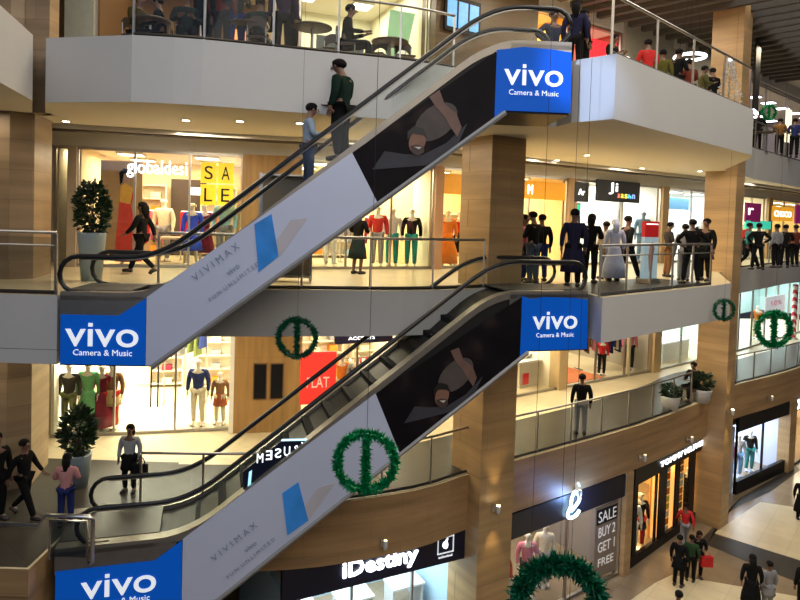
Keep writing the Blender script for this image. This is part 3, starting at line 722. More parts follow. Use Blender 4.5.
def person(label,loc,face,h=1.70,kind='stand',top='black',low='black',extra=None,extra_c=None,hair='hair',face_parts=False,skinm=None,name='person',cat='person',group=None,wide=1.12,hairm=None,shoes=True):
    """face = compass of the face in degrees: 0 looks at the camera side, 90 looks to picture right"""
    t=thing(name,label,cat,loc,math.radians(face),group); s=h/1.70; t.scale=(s*wide,s*wide,s)
    def add(nm,part,m):
        me=pmesh(kind,part); o=bpy.data.objects.new(nm,me); C.objects.link(o); o.parent=t
        o.material_slots[0].link='OBJECT'; o.material_slots[0].material=m; return o
    add('body','body',skinm or SK)
    if top: add('jacket' if extra in('coat','longcoat') else 'shirt','top',fab(top))
    if low: add('trousers','trousers',fab(low))
    if extra: add({'coat':'coat_skirt','longcoat':'coat_skirt','skirt':'skirt','dress':'dress_skirt'}[extra],extra,fab(extra_c or top))
    if shoes: add('shoe','shoe_r',SHOE); add('shoe','shoe_l',SHOE)
    if hair: add('hair' if hair!='scarf' else 'head_scarf',hair,hairm or HAIR)
    if face_parts:
        add('eye','eye_r',mat((.02,.015,.01),.2)); add('eye','eye_l',mat((.02,.015,.01),.2)); add('mouth','mouth',mat((.25,.07,.06),.5))
    return t
def mannequin(label,loc,face,top,low=None,extra=None,extra_c=None,h=1.75,body=(.75,.68,.58),kind='stand',base=True):
    t=person(label,loc,face,h,kind,top,low,extra,extra_c,None,False,mat(body,.35),'mannequin','mannequin',shoes=False)
    if base: MB().lathe([(.2,0),(.2,.012),(.05,.02)],16).build('base_plate',M_chrome,t)
    return t
def ft(name,s,w,h,m,parent,cx,cz,y=-.015,ext=.01,mirror=False,bold=0):
    """lettering fitted into w x h (h None keeps the aspect), centred at cx, cz"""
    o=text(name,s,1.0,m,parent,0,0,0,ext,bold=bold,mirror=mirror)
    xs=[v.co.x for v in o.data.vertices]; zs=[v.co.z for v in o.data.vertices]
    k=w/(max(xs)-min(xs)); kz=k if h is None else h/(max(zs)-min(zs))
    mx,mz=(max(xs)+min(xs))/2,(max(zs)+min(zs))/2
    for v in o.data.vertices: v.co=((v.co.x-mx)*k+cx, v.co.y+y,(v.co.z-mz)*kz+cz)
    return o
def P2(px,Y,z,py=250):
    p=at(px,py,Y); return (p.x,p.y,z)
FL=on_floor
def PX(F,px,y,z=0,py=250):
    loc,rz,w=F; n=Vector((-math.sin(rz),math.cos(rz)))*y; d=Vector((math.cos(rz),math.sin(rz))); a=Vector(loc[:2])+n
    p=on_line(px,py,a,a+d); s=(p.xy-a).dot(d); s=max(.3,min(w-.3,s)); q_=a+d*s; return Vector((q_.x,q_.y,loc[2]+z))
def wall_thing(name,label,cat,px,py,P=W,out=.1,d=None):
    p=on_poly(px,py,P); a=on_poly(px-3,py,P); b=on_poly(px+3,py,P); d=(b-a).xy.normalized(); rz=math.atan2(d.y,d.x)
    t=thing(name,label,cat,(p.x+d.y*out,p.y-d.x*out,p.z),rz); t['_k']=0; del t['_k']
    return t
# ------------------------------------------------------------------ LEVEL 2 (middle gallery)
F=shop('narrow bright shop',2,54.5,68,210,'l',power=60,mull=3,depth=3.5)
shelf_unit('narrow bright shop','at the back',L2W(F,.05,3.3),F[1],F[2]-.1,1.9,['cream','white','grey'],4)
pilaster(2,68,77,210,mat((.40,.33,.25),.6))
A=shop('white-lettered boutique',2,77,242,210,'m',wall=(.78,.66,.42),power=330,mull=1.5,lcol=(1,.82,.55))
Aw=A[2]
t,w,h=sign('large white illuminated lettering over the boutique beside the potted tree',2,126,188,158,181,W,None,[],out=.05)
ft('lettering','globaldesi',w*.97,h*.78,glow((1,.97,.92),4,False),t,w/2,h*.5,ext=.03)
# yellow SALE cards
t,w,h=sign('yellow SALE cards with black letters on the boutique window',2,200,234,162,206,W,None,[],out=.05)
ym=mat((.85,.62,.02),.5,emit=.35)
for i,ch in enumerate('SALE'):
    cx=w*(.25+.5*(i%2)); cz=h*(.75-.5*(i//2)); pn=MB().box(cx-w*.235,cx+w*.235,-.01,.005,cz-h*.235,cz+h*.235).build('card',ym,t)
    ft('letter',ch,w*.24,h*.30,M_black,pn,cx,cz,-.02,.004)
# big fashion poster
t=thing('fashion_poster','tall fashion poster of a person in a red and yellow dress','poster',L2W(A,.45,.35,.35),A[1])
MB().box(0,1.0,0,.03,0,2.35).build('board',mat((.42,.26,.12),.6,var=.3,scale=3),t)
pf=MB(); pf.vprism([(.36,.05),(.9,.05),(.82,.8),(.74,1.2),(.8,1.5),(.62,1.72),(.5,1.68),(.45,1.3),(.42,.8)],-.012,0).build('dress_picture',mat((.62,.05,.03),.6,var=.35,scale=6),t)
MB().vprism([(.46,1.3),(.72,1.25),(.78,1.66),(.60,1.8),(.48,1.7)],-.02,-.012).build('blouse_picture',mat((.8,.42,.06),.6,var=.3,scale=8),t)
MB().vprism([(.6+.11*math.cos(a),1.92+.15*math.sin(a)) for a in [i*PI/7 for i in range(14)]],-.02,-.012).build('face_picture',mat((.5,.28,.18),.6),t)
MB().vprism([(.47,1.75),(.44,2.05),(.55,2.17),(.70,2.13),(.74,1.95),(.68,2.03),(.56,2.03),(.52,1.8)],-.028,-.02).build('hair_picture',HAIR,t)
# boutique interior
shelf_unit('white-lettered boutique','at the back left',L2W(A,.25,4.7),A[1],1.3,2.3,['orange','red','yellow','cream'],5)
shelf_unit('white-lettered boutique','at the back right',L2W(A,Aw-1.35,4.7),A[1],1.1,2.3,['white','sky blue','cream','pink'],5)
t=thing('dark_doorway_panel','dark framed fitting room doorway at the back of the boutique','doorway',L2W(A,1.65,4.85),A[1])
MB().box(0,1.1,-.06,0,0,2.5).build('panel',M_dwood,t); MB().box(.55,1.0,-.08,-.06,2.0,2.25).build('lit_notice',glow((1,.95,.85),3,False),t)
rack('white-lettered boutique','behind the poster',L2W(A,1.25,2.3),A[1],1.1,['orange','red','pink','maroon'])
rack('white-lettered boutique','in the middle',L2W(A,2.9,2.6),A[1],1.4,['red','maroon','cream','orange'])
t=thing('display_table','low wooden display table in the white-lettered boutique','table',PX(A,172,1.4),A[1])
MB().box(-.4,.4,-.3,.3,.68,.74).build('tabletop',M_counter,t)
for sx in (-.36,.36):
    for sy in (-.26,.26): MB().box(sx-.03,sx+.03,sy-.03,sy+.03,0,.68).build('leg',M_counter,t)
mannequin('mannequin in a cream blouse near the middle of the white-lettered boutique',PX(A,163,2.0),0,'cream','grey',h=1.8)
mannequin('mannequin in a blue and red dress in the boutique window',PX(A,192,.6),0,(.05,.10,.75),None,'skirt',(.06,.12,.8),h=1.7)
mannequin('mannequin in a maroon coat beside the blue dress in the boutique window',PX(A,204,1.1),0,'maroon',None,'longcoat',h=1.7)
mannequin('mannequin in a pale blue blouse below the yellow cards',PX(A,224,.6),0,(.35,.65,.85),'grey',h=1.95)
mannequin('mannequin in a red dress at the left of the boutique',PX(A,128,.7),10,'red',None,'dress')
# brown wall and cabinet
F=pilaster(2,242,300,210,M_wood,h=3.0)
t=thing('glass_cabinet','tall glass display cabinet with steel edges behind the upper escalator','display cabinet',P2(287,14.0,Z2,200),.1)
for x in (-.55,.55):
    for y in (-.2,.2): MB().box(x-.025,x+.025,y-.025,y+.025,0,2.35).build('corner_post',M_steel,t)
for z in (.1,.8,1.5,2.3): MB().box(-.54,.54,-.2,.2,z,z+.03).build('shelf',M_steel if z in(.1,2.3) else M_glass,t)
MB().box(-.54,.54,.17,.18,.13,2.3).build('back_panel',mat((.25,.2,.14),.3),t)
# clothes shop
B=shop('glass-fronted clothes shop',2,300,433,225,'m',wall=(.8,.74,.52),power=360,mull=1.3,lcol=(1,.9,.66),ceil_glow=8)
for i,(x,cols) in enumerate(((.1,['white','cream','grey']),(1.25,['red','orange','white']),(2.4,['cream','sky blue','olive green']))):
    shelf_unit('glass-fronted clothes shop','%s at the back'%['first','second','third'][i],L2W(B,x,4.7),B[1],1.1,2.5,cols,5)
rack('glass-fronted clothes shop','at the left',L2W(B,.9,1.7),B[1],1.3,['red','olive green','cream','orange','pink'])
rack('glass-fronted clothes shop','at the right',L2W(B,2.6,2.4),B[1],1.3,['grey','sky blue','maroon','white'])
mannequin('mannequin in black behind the right pane of the glass-fronted clothes shop',PX(B,411,.55),0,'black','teal',h=1.75)
mannequin('mannequin in a white top beside the black-clothed mannequin',PX(B,392,.8),0,'white','teal')
mannequin('mannequin in a red jacket in the glass-fronted clothes shop window',PX(B,377,.7),0,'red','grey',h=1.8)
mannequin('mannequin in an orange top at the left of the glass-fronted shop',PX(B,330,.6),0,'orange','white')
# orange shop on both sides of the stone column
pilaster(2,433,441,225,mat((.45,.26,.15),.6))
D=shop('orange-fronted shop',2,441,566,225,'m',wall=(.85,.6,.3),power=380,mull=2.2,lcol=(1,.85,.55),ceil_glow=8)
om=mat((.75,.33,.01),.5,emit=.25)
t,w,h=sign('wide plain orange fascia board above the shop behind the stone column',2,441,566,178,197,W,om,[],out=.06)
ft('lettering','M',.22,.3,G_w,t,w*.68,h*.5)
mannequin('mannequin in a long orange dress left of the stone column',PX(D,447,.6),0,'orange',None,'dress')
mannequin('mannequin in a short black skirt left of the stone column',PX(D,459,.9),0,'red',None,'skirt','black')
shelf_unit('orange-fronted shop','left of the column',L2W(D,.3,4.7),D[1],1.7,2.0,['orange','red','orange'],6,mat((.7,.3,.08),.5))
t=thing('teal_shop_notice','pale teal lit notice above the orange shelves','notice',L2W(D,.35,1.9,2.25),D[1]); MB().box(0,1.3,0,.04,0,.35).build('panel',mat((.2,.65,.5),.4,emit=.7),t)
shelf_unit('orange-fronted shop','right of the column',L2W(D,D[2]-2.1,4.7),D[1],1.8,1.7,['cream','orange','brown'],4)
pilaster(2,566,574,225,mat((.33,.22,.12),.6))
# coloured-letter shop
E=shop('coloured-letter shop',2,574,660,225,'m',wall=(.8,.82,.82),power=420,mull=2.2,lcol=(1,.97,.88),ceil_glow=9,door=1)
dk=mat((.03,.035,.045),.4)
t,w,h=sign('black sign board with a large white symbol and coloured letters',2,597,640,181,202,W,dk,[],out=.12)
ft('lettering','Ji',w*.2,h*.55,G_w,t,w*.36,h*.62); 
for i,(ch,cc) in enumerate(zip('jashn',((.9,.15,.1),(.95,.5,.05),(.9,.8,.1),(.1,.5,.9),(.2,.3,.9)))): ft('lettering',ch,w*.06,h*.2,glow(cc,2.5,False),t,w*(.48+.09*i),h*.3)
t,w,h=sign('small black sign board at the left edge of the coloured-letter shop',2,575,589,182,202,W,dk,[],out=.12)
ft('lettering','Ar',w*.45,h*.3,G_w,t,w*.45,h*.5)
t=thing('drinks_fridge','tall drinks fridge with a green lit top beside the white wall','fridge',L2W(E,.15,.6),E[1])
MB().box(0,.95,0,.5,0,2.2).build('body',mat((.02,.025,.06),.4),t); MB().box(.03,.92,-.02,0,1.75,2.15).build('header',mat((.03,.55,.3),.4,emit=1.0),t)
MB().vprism([(.3,1.25),(.65,1.25),(.48,1.6)],-.02,0).build('emblem',G_w,t); MB().box(.25,.7,-.02,0,.75,.88).build('emblem',G_w,t)
shelf_unit('coloured-letter shop','at the back left',L2W(E,1.4,4.7),E[1],1.3,2.3,['sky blue','navy blue','white'],5)
shelf_unit('coloured-letter shop','at the back right',L2W(E,2.9,4.7),E[1],1.4,2.4,['brown','black','olive green'],6,mat((.7,.6,.35),.5))
setst(MB().box(2.75,2.9,.1,3.5,0,3.0),'wall_right',mat((.85,.85,.8),.6),E[0],E[1])
mannequin('mannequin in blue behind the crowd in the coloured-letter shop',PX(E,604,1.8),0,(.05,.12,.5),'navy blue',h=1.8)
mannequin('grey-blue mannequin standing high above the red poster stand',PX(E,652,.5),0,(.12,.2,.28),(.12,.2,.28),h=2.0,body=(.15,.2,.25))
pilaster(2,660,666,225,mat((.42,.28,.13),.6))
E=shop('pale blue shop',2,666,735,225,'r',wall=(.72,.8,.86),power=420,mull=2.0,lcol=(.95,.97,1),ceil_glow=9)
t=thing('shop_banner','wide pale blue lit banner in the shop left of the far column','banner',L2W(E,1.6,1.2,2.2),E[1]); MB().box(0,2.6,0,.04,0,.5).build('panel',mat((.12,.3,.5),.4,emit=.8),t)
shelf_unit('pale blue shop','at the back',L2W(E,.4,4.7),E[1],2.6,2.2,['white','sky blue','cream','grey'],5)
rack('pale blue shop','near the front',L2W(E,1.9,1.5),E[1],1.6,['white','grey','navy blue','brown'])
mannequin('mannequin in a dark coat in the pale blue shop',PX(E,700,.9),0,'black','black','longcoat')
mannequin('mannequin in a cream jacket in the pale blue shop',L2W(E,1.0,.9),0,'cream','brown')
pilaster(2,766,770,225,mat((.42,.28,.13),.6))
E=shop('teal-banner shop',2,736,766,225,'r',wall=(.8,.76,.7),power=300,mull=2.0,ceil_glow=8)
t,w,h=sign('small magenta sign with a white mark right of the far column',2,746,761,203,222,W,mat((.25,.01,.12),.4,emit=.3),[],out=.12); ft('lettering','r',w*.3,h*.35,G_w,t,w*.3,h*.55)
t,w,h=sign('teal lit banner under the magenta sign',2,746,771,221,229,W,mat((.05,.6,.42),.4,emit=.8),[],out=.12)
mannequin('mannequin in red in the teal-banner shop',PX(E,750,.9),0,'red','black'); mannequin('mannequin in grey in the teal-banner shop',PX(E,760,1.3),0,'grey','black')
E=shop('orange-banner shop',2,770,840,225,'r',wall=(.85,.65,.3),power=400,mull=2.2,lcol=(1,.85,.55),ceil_glow=8)
t,w,h=sign('orange lit banner at the far right of the middle gallery',2,772,793,207,221,W,mat((.8,.35,.02),.4,emit=.8),[],out=.12); ft('lettering','CHOCO',w*.8,h*.4,G_w,t,w*.5,h*.5)
t,w,h=sign('magenta lit sign at the right picture edge',2,796,815,206,224,W,mat((.3,.01,.15),.4,emit=.4),[],out=.12)
shelf_unit('orange-banner shop','at the back',L2W(E,.5,4.7),E[1],3,2.2,['orange','yellow','cream','pink'],5)
mannequin('mannequin in a pale dress in the orange-banner shop',L2W(E,1.5,.9),0,'pink',None,'dress')
# red and white poster stand
p=FL(648,283,Z2); t=thing('poster_stand','red-topped poster stand with a small figure picture on the white balcony','poster stand',p,.55)
MB().box(-.27,.27,-.05,.05,.12,1.18).build('lower_board',mat((.5,.68,.78),.4,emit=.25),t); MB().box(-.27,.27,-.05,.05,1.18,1.58).build('upper_board',mat((.62,.02,.02),.4,emit=.25),t)
MB().vprism([(-.05,.3),(.05,.3),(.08,.7),(.12,.9),(.03,1.05),(-.06,.95),(-.1,.7)],-.06,-.05).build('figure_picture',mat((.6,.2,.15),.6),t)
MB().box(-.22,.22,-.06,-.05,1.5,1.52).build('trim',G_w,t)
for s in (-1,1): MB().box(s*.2-.02,s*.2+.02,-.2,.2,0,.12).build('foot',M_steel,t)
# people on the middle gallery
person('woman walking past the boutique in dark clothes, one leg behind',FL(141,274,Z2),-95,1.6,'walk','black','black',hair='hair_long')
person('woman in a wide dark skirt looking at her phone by the glass railing',P2(358,16.3,Z2),150,1.62,'phone','black',None,'skirt',(.02,.03,.03),hair='hair_long')
person('person in black jacket at the head of the lower escalator',P2(533,15.2,Z2),-140,1.68,'phone','black',(.06,.08,.11),hair='hair')
person('person in a pink top partly behind the black jacket by the escalator head',P2(524,15.7,Z2),60,1.6,'stand','pink','navy blue',hair='hair_long')
person('person in dark jeans close behind the black jacket by the escalator head',P2(541,15.9,Z2),190,1.62,'stand','black','navy blue')
person('tall person in a long navy coat at the corner of the white balcony',FL(572,287,Z2),170,1.75,'stand',(.02,.02,.05),'black','longcoat',hair='hair')
person('person in a black jacket second from the left on the white balcony',FL(589,283,Z2),150,1.68,'phone','black','black',hair='hair_long')
person('person in a beige top between the black jacket and the pale patterned dress',FL(604,279,Z2),200,1.5,'stand',(.55,.45,.32),'grey')
person('person wrapped in a pale blue patterned dress on the white balcony',FL(613,281,Z2),180,1.58,'stand',(.38,.42,.55),None,'dress',(.36,.40,.55),hair='scarf',hairm=mat((.4,.42,.5),.8,var=.4,scale=20))
person('person in black trousers and top left of the red poster stand',FL(626,280,Z2),110,1.66,'walk','black','black')
person('person in grey jacket right of the red poster stand',FL(683,281,Z2),160,1.5,'stand','grey','grey',hair='hair')
person('person in dark jacket at the front right of the white balcony',FL(690,284,Z2),170,1.62,'akimbo','black','black')
person('person in black coat last before the far stone column',FL(704,281,Z2),-60,1.66,'stand','black','black','coat')
person('person in dark top just behind the poster stand',FL(667,277,Z2),90,1.55,'phone',(.05,.04,.04),'brown')
for i,(x,y,tp,k,lab) in enumerate(((757,270,'black','akimbo','person in black standing right of the far column on the middle gallery'),(775,268,'grey','stand','person in grey among three at the right of the middle gallery'),(784,268,'black','phone','person with a phone at the right of the middle gallery'),(794,267,(.12,.03,.02),'stand','person in dark maroon at the right picture edge of the middle gallery'),(748,269,'teal','walk','person walking close to the far column on the middle gallery'))):
    person(lab,FL(x,y,Z2),[170,200,150,190,90][i],1.62,k,tp,'black')
def L2x(F,px,py=400):
    p=on_poly(px,py,W); return (p.xy-Vector(F[0][:2])).length
# ------------------------------------------------------------------ LEVEL 1 (first gallery)
A=shop('bright mannequin shop',1,50,234,400,'m',wall=(.9,.86,.72),power=900,mull=1.5,lcol=(1,.92,.70),ceil_glow=14)
for x,lab,tp,lo,ex,exc,h in ((60,'mannequin in a dark suit and white shirt at the left pane of the bright shop','black','olive green',None,None,1.75),
    (88,'mannequin in a long green dress in the bright shop window',(.12,.38,.16),None,'dress',(.12,.40,.18),1.8),
    (102,'mannequin in a maroon robe beside the green dress','maroon',None,'dress','maroon',1.7),
    (112,'mannequin in a tan coat and red leggings in the bright shop','brown','red','coat',(.5,.38,.2),1.75),
    (198,'mannequin in a navy jumper and cream trousers in the bright shop','navy blue','cream',None,None,1.8),
    (220,'short mannequin in a rust coat beside the navy jumper','brown','cream','coat',(.32,.08,.03),1.45)):
    mannequin(lab,PX(A,x,.5,0,400),0,tp,lo,ex,exc,h=h)
rack('bright mannequin shop','high at the right',PX(A,185,2.6,0,400),A[1],1.2,['navy blue','grey','olive green'],h=2.4)
shelf_unit('bright mannequin shop','at the back right',L2W(A,A[2]-1.3,4.8),A[1],1.2,2.4,['orange','cream','grey'],5)
shelf_unit('bright mannequin shop','at the back middle',L2W(A,1.7,4.8),A[1],1.0,2.3,['brown','maroon','cream'],5)
for x in (L2x(A,151),L2x(A,158)):
    t=thing('door_handle','tall dark pull bar on the glass door of the bright mannequin shop','door handle',L2W(A,x,-.07,.7),A[1],'door handles of the bright mannequin shop')
    MB().tube([(0,0,0),(0,0,1.2)],.022,6).build('bar',M_dark,t)
    for z in (.1,1.1): MB().tube([(0,0,z),(0,.06,z)],.015,6).build('bracket',M_dark,t)
setst(MB().box(A[2]-.12,A[2]+.05,-.3,.1,0,3.0),'wall_pier',mat((.8,.78,.7),.5),A[0],A[1])
F=pilaster(1,234,300,400,M_wood,h=3.1,out=.25)
for i in (0,1):
    x=F[2]*(.30+.25*i); o=MB().box(x,x+.30,-.29,-.25,.92,1.82).build('window_%d'%(i+2),M_black); put(o,F[0],F[1]); struct(o)
    o=MB().box(x-.03,x+.33,-.27,-.24,.89,1.85).build('window_frame',mat((.16,.09,.03),.5)); put(o,F[0],F[1]); struct(o)
B=shop('red-poster shop',1,300,455,410,'m',wall=(.78,.68,.5),power=420,mull=1.6,lcol=(1,.88,.64),ceil_glow=8)
t,w,h=sign('large red sale board beside the wooden wall on the first gallery',1,300,336,352,404,W,mat((.75,.035,.025),.5,emit=.5),[],out=.25); ft('lettering','FLAT',w*.62,h*.2,mat((.85,.5,.4),.5,emit=.5),t,w*.5,h*.42); 
t,w,h=sign('dark narrow hanging sign with a maroon top on the first gallery',1,335,393,329,343,W,mat((.02,.015,.05),.4),[],out=.35)
ft('lettering','ACCENTS',w*.45,h*.22,G_w,t,w*.45,h*.38); MB().box(.02,w-.02,-.012,0,h*.68,h*.95).build('maroon_strip',mat((.35,.02,.06),.4,emit=.3),t); MB().box(.06,w*.24,-.02,-.012,h*.7,h*.92).build('orange_strip',mat((.8,.4,.15),.4,emit=.3),t)
rack('red-poster shop','behind the red board',L2W(B,2.0,1.4),B[1],1.6,['orange','brown','cream','red'])
rack('red-poster shop','at the right',L2W(B,3.6,1.8),B[1],1.6,['cream','grey','orange'])
shelf_unit('red-poster shop','at the back left',L2W(B,.9,4.7),B[1],2.0,2.3,['brown','orange','cream','grey'],5)
shelf_unit('red-poster shop','at the back right',L2W(B,3.3,4.7),B[1],1.8,2.3,['grey','cream','white'],5)
mannequin('mannequin in a grey coat right of the red sale board',L2W(B,1.9,.6),0,'grey','brown','coat'); mannequin('mannequin in an orange top right of the red sale board',L2W(B,1.55,.9),0,'orange','cream')
D=shop('sparse shoe shop',1,455,557,420,'m',wall=(.85,.76,.58),power=420,mull=2.4,lcol=(1,.9,.66),ceil_glow=9)
def dl(F,px): 
    p=on_poly(px,400,W); loc,rz,w=F; return (Vector((p.x,p.y))-Vector(loc[:2])).length
x=dl(D,521); mannequin('mannequin in a navy jacket and grey trousers in the sparse shoe shop',L2W(D,x,.7),20,'navy blue','grey',h=1.85)
x=dl(D,512); t=thing('red_banner','narrow tall red banner at the edge of the stone column','banner',L2W(D,x,.35),D[1]); MB().box(-.08,.08,-.02,.02,.1,2.7).build('cloth',CM['red'],t); MB().box(-.1,.1,-.1,.1,0,.1).build('foot',M_steel,t)
x=dl(D,544); t=thing('display_plinth','grey display plinth with a wide white top in the sparse shoe shop','display plinth',L2W(D,x,1.0),D[1]); MB().box(-.45,.45,-.3,.3,0,.85).build('base',mat((.4,.36,.3),.5),t); MB().box(-.6,.6,-.35,.35,.85,.92).build('top',M_white,t); MB().box(-.3,.0,-.31,-.3,.1,.5).build('label',CM['red'],t)
for k,(dx,c) in enumerate(((-.55,'brown'),(.05,'white'),(.4,'grey'))):
    sp=L2W(D,x+dx*.8,1.0,.92); t=thing('shoe',['brown','white','grey'][k]+' shoe on the plinth of the sparse shoe shop','shoe',sp,D[1]); MB().tube([(-.14,0,.05),(0,0,.07),(.1,0,.12)],[.05,.06,.07],8).build('upper',CM[c],t,True); MB().box(-.18,.16,-.05,.05,0,.03).build('sole',M_white,t)
t=thing('wall_picture','small dark picture on the back wall of the sparse shoe shop','picture',L2W(D,x-.3,4.85,1.7),D[1]); MB().box(-.3,.3,-.03,0,-.35,.35).build('print',M_dark,t); MB().box(.0,.25,-.04,-.03,-.3,.1).build('white_patch',M_white,t)
pilaster(1,556,564,400,mat((.42,.30,.15),.6))
E=shop('red-carpet shop',1,564,650,400,'m',wall=(.42,.38,.30),power=260,mull=1.9,lcol=(1,.88,.66),ceil_glow=8)
setst(MB().box(.4,2.6,.3,3.5,.002,.02),'floor_inlay',mat((.50,.13,.03),.8),E[0],E[1])
for i,(x,y,cols) in enumerate(((.9,2.2,['black','maroon','red']),(2.2,2.6,['black','teal','black']),(3.4,1.6,['black','brown','pink']),(4.3,1.2,['maroon','navy blue','cream']))):
    rack('red-carpet shop',['first from the left','second from the left','third from the left','nearest the yellow pier'][i],L2W(E,x,y),E[1],1.4,cols,h=1.6)
shelf_unit('red-carpet shop','at the back',L2W(E,.4,4.7),E[1],2.2,2.5,['red','black','white','teal'],5)
shelf_unit('red-carpet shop','at the back right',L2W(E,2.9,4.7),E[1],2,2.5,['black','cream','red'],5)
t=thing('round_banner','round red banner hanging at the front of the red-carpet shop','banner',L2W(E,.8,.5,2.55),E[1]); MB().ball((0,0,0),(.38,.05,.25)).build('disc',CM['red'],t)
mannequin('small mannequin in bright red on the red carpet',L2W(E,2.75,.55),0,'red','black',h=1.45)
mannequin('mannequin in a maroon dress at the left of the red-carpet shop',L2W(E,.4,.8),0,'maroon','black')
mannequin('mannequin in pink at the right of the red-carpet shop',L2W(E,4.5,.6),0,'pink','black')
setst(MB().box(3.55,3.66,-.05,.06,0,3.0),'wall_pier',M_cream,E[0],E[1])
pilaster(1,650,657,400,mat((.55,.40,.2),.6))
E=shop('white-display shop',1,657,736,400,'r',wall=(.55,.65,.65),power=420,mull=2,lcol=(.97,1,1),ceil_glow=10)
mannequin('small mannequin in bright yellow at the yellow pier',L2W(E,.3,.6),0,'yellow','yellow',h=1.25); mannequin('mannequin in teal beside the yellow one',L2W(E,.9,.8),0,'teal','teal',h=1.45)
mannequin('mannequin in a red coat high at the back of the white-display shop',L2W(E,1.1,3.0),0,'red','black','coat',h=2.1)
t=thing('display_counter','long white lit display counter in the shop left of the far column','counter',L2W(E,1.5,1.0),E[1]); MB().box(0,2.2,-.4,.4,0,.8).build('body',mat((.8,.82,.82),.4),t); MB().box(-.05,2.25,-.45,.45,.8,.86).build('top',mat((.85,.88,.88),.3,emit=.8),t)
shelf_unit('white-display shop','at the back',L2W(E,1.2,4.7),E[1],3,2.4,['teal','red','pink','white'],5)
E=shop('teal-lit shop',1,737,840,360,'r',wall=(.6,.8,.78),power=900,mull=1.8,lcol=(.85,.98,1),ceil_glow=12)
t,w,h=sign('white framed poster with faint pink print in the teal-lit shop window',1,766,785,296,313,W,mat((.8,.82,.85),.4,emit=.5),[],out=.1); ft('lettering','50%',w*.6,h*.3,mat((.8,.4,.45),.5,emit=.2),t,w*.5,h*.6)
rack('teal-lit shop','at the left',L2W(E,1.2,1.6),E[1],1.6,['pink','teal','grey','maroon'],h=1.7); rack('teal-lit shop','in the middle',L2W(E,3.2,1.8),E[1],1.6,['teal','white','sky blue'],h=1.7)
shelf_unit('teal-lit shop','at the back',L2W(E,.6,4.7),E[1],4,2.4,['teal','white','pink','sky blue'],5)
mannequin('mannequin in teal at the left of the teal-lit shop',L2W(E,.7,.7),0,'teal','grey'); mannequin('mannequin in orange at the right of the teal-lit shop',L2W(E,4.6,.7),0,'orange','cream')
# candy striped pole
m_,nt,out_=_new('stripes'); N=nt.nodes; pb=N.new('ShaderNodeBsdfPrincipled'); wv=N.new('ShaderNodeTexWave'); wv.wave_type='BANDS'; wv.bands_direction='DIAGONAL'; wv.inputs['Scale'].default_value=1.6
tc=N.new('ShaderNodeTexCoord'); nt.links.new(tc.outputs['Object'],wv.inputs[0]); rp=N.new('ShaderNodeValToRGB'); rp.color_ramp.interpolation='CONSTANT'; rp.color_ramp.elements[0].color=(.6,.02,.05,1); rp.color_ramp.elements[1].position=.5; rp.color_ramp.elements[1].color=(.8,.7,.72,1)
nt.links.new(wv.outputs[0],rp.inputs[0]); nt.links.new(rp.outputs[0],pb.inputs['Base Color']); nt.links.new(pb.outputs[0],out_.inputs[0])
p=on_poly(794,320,offset(W,-.4)); t=thing('striped_pole','red and white candy striped pole at the right picture edge','pole',(p.x,p.y,Z1)); MB().lathe([(.13,.1),(.13,2.9)],14).build('shaft',m_,t); MB().lathe([(.2,0),(.2,.1)],14).build('foot',M_white,t)
# first gallery people and planters
person('woman with a white scarf and dark bag standing by the stone ledge at left',FL(129,492,Z1),0,1.36,'stand',(.35,.38,.4),'black','coat','black',hair='hair_long')
p=FL(129,492,Z1); t=thing('handbag','big dark handbag hanging at the hip of the woman with long hair','bag',(p[0]+.24,p[1]-.06,Z1+.38)); MB().box(-.16,.16,-.06,.06,0,.26).build('body',M_black,t,bevel=.03); MB().tube([(-.1,0,.25),(-.06,0,.36),(.06,0,.36),(.1,0,.25)],.012,6).build('handle',M_black,t,True)
person('person in a black jacket walking at the lower left',P2(24,11.7,Z1,500),80,1.42,'walk','black','black')
person('person in dark clothes cut by the left picture edge',P2(-4,11.5,Z1,500),60,1.6,'stand','black','black')
person('person in a pink sweater behind the steel tube barrier',P2(66,11.4,Z1,500),190,1.30,'phone',(.55,.25,.24),'navy blue',hair='hair_long')
person('man in black jacket and pale trousers at the first gallery railing',FL(580,434,Z1),175,1.62,'stand','black',(.25,.26,.28))
def shrub(name,label,loc,h0,rad,hh,n,potw,poth,potc,leaf=(.012,.035,.012),trunk=True,lw=.14):
    t=thing(name,label,'plant',loc)
    MB().lathe([(potw*.36,0),(potw*.5,poth),(potw*.5,poth+.03),(potw*.43,poth+.03),(potw*.42,poth-.05)],18).build('pot',potc,t,True)
    if trunk:
        mb=MB(); mb.tube([(0,0,poth-.05),(.02,.01,h0),(0,0,h0+hh*.5)],[.035,.03,.02],6)
        for k in range(6):
            a=k*1.05; mb.tube([(.01,0,h0*.9+.05*k),(rad*.6*math.cos(a),rad*.6*math.sin(a),h0+hh*.12*(k+1))],[.02,.008],5)
        mb.build('stem',mat((.08,.05,.03),.8),t)
    mb=MB()
    for i in range(n):
        while True:
            x,y,z=[R_.uniform(-1,1) for _ in range(3)]
            if .15<x*x+y*y+z*z<1: break
        c_=Vector((x*rad,y*rad,h0+hh/2+z*hh/2)); d=Vector((x+R_.uniform(-.5,.5),y+R_.uniform(-.5,.5),z*.5+R_.uniform(-.2,.6))).normalized()
        s=d.cross(Vector((R_.uniform(-1,1),R_.uniform(-1,1),R_.uniform(-1,1)))).normalized()*lw*.28; L=lw*R_.uniform(.7,1.2)
        nrm=d.cross(s)*.15
        mb.add([c_,c_+d*L*.5+s+nrm,c_+d*L,c_+d*L*.5-s+nrm],[(0,1,2),(0,2,3)])
    mb.build('foliage',mat(leaf,.45,var=.5,scale=9),t)
    return t
M_pot=mat((.26,.33,.36),.4)
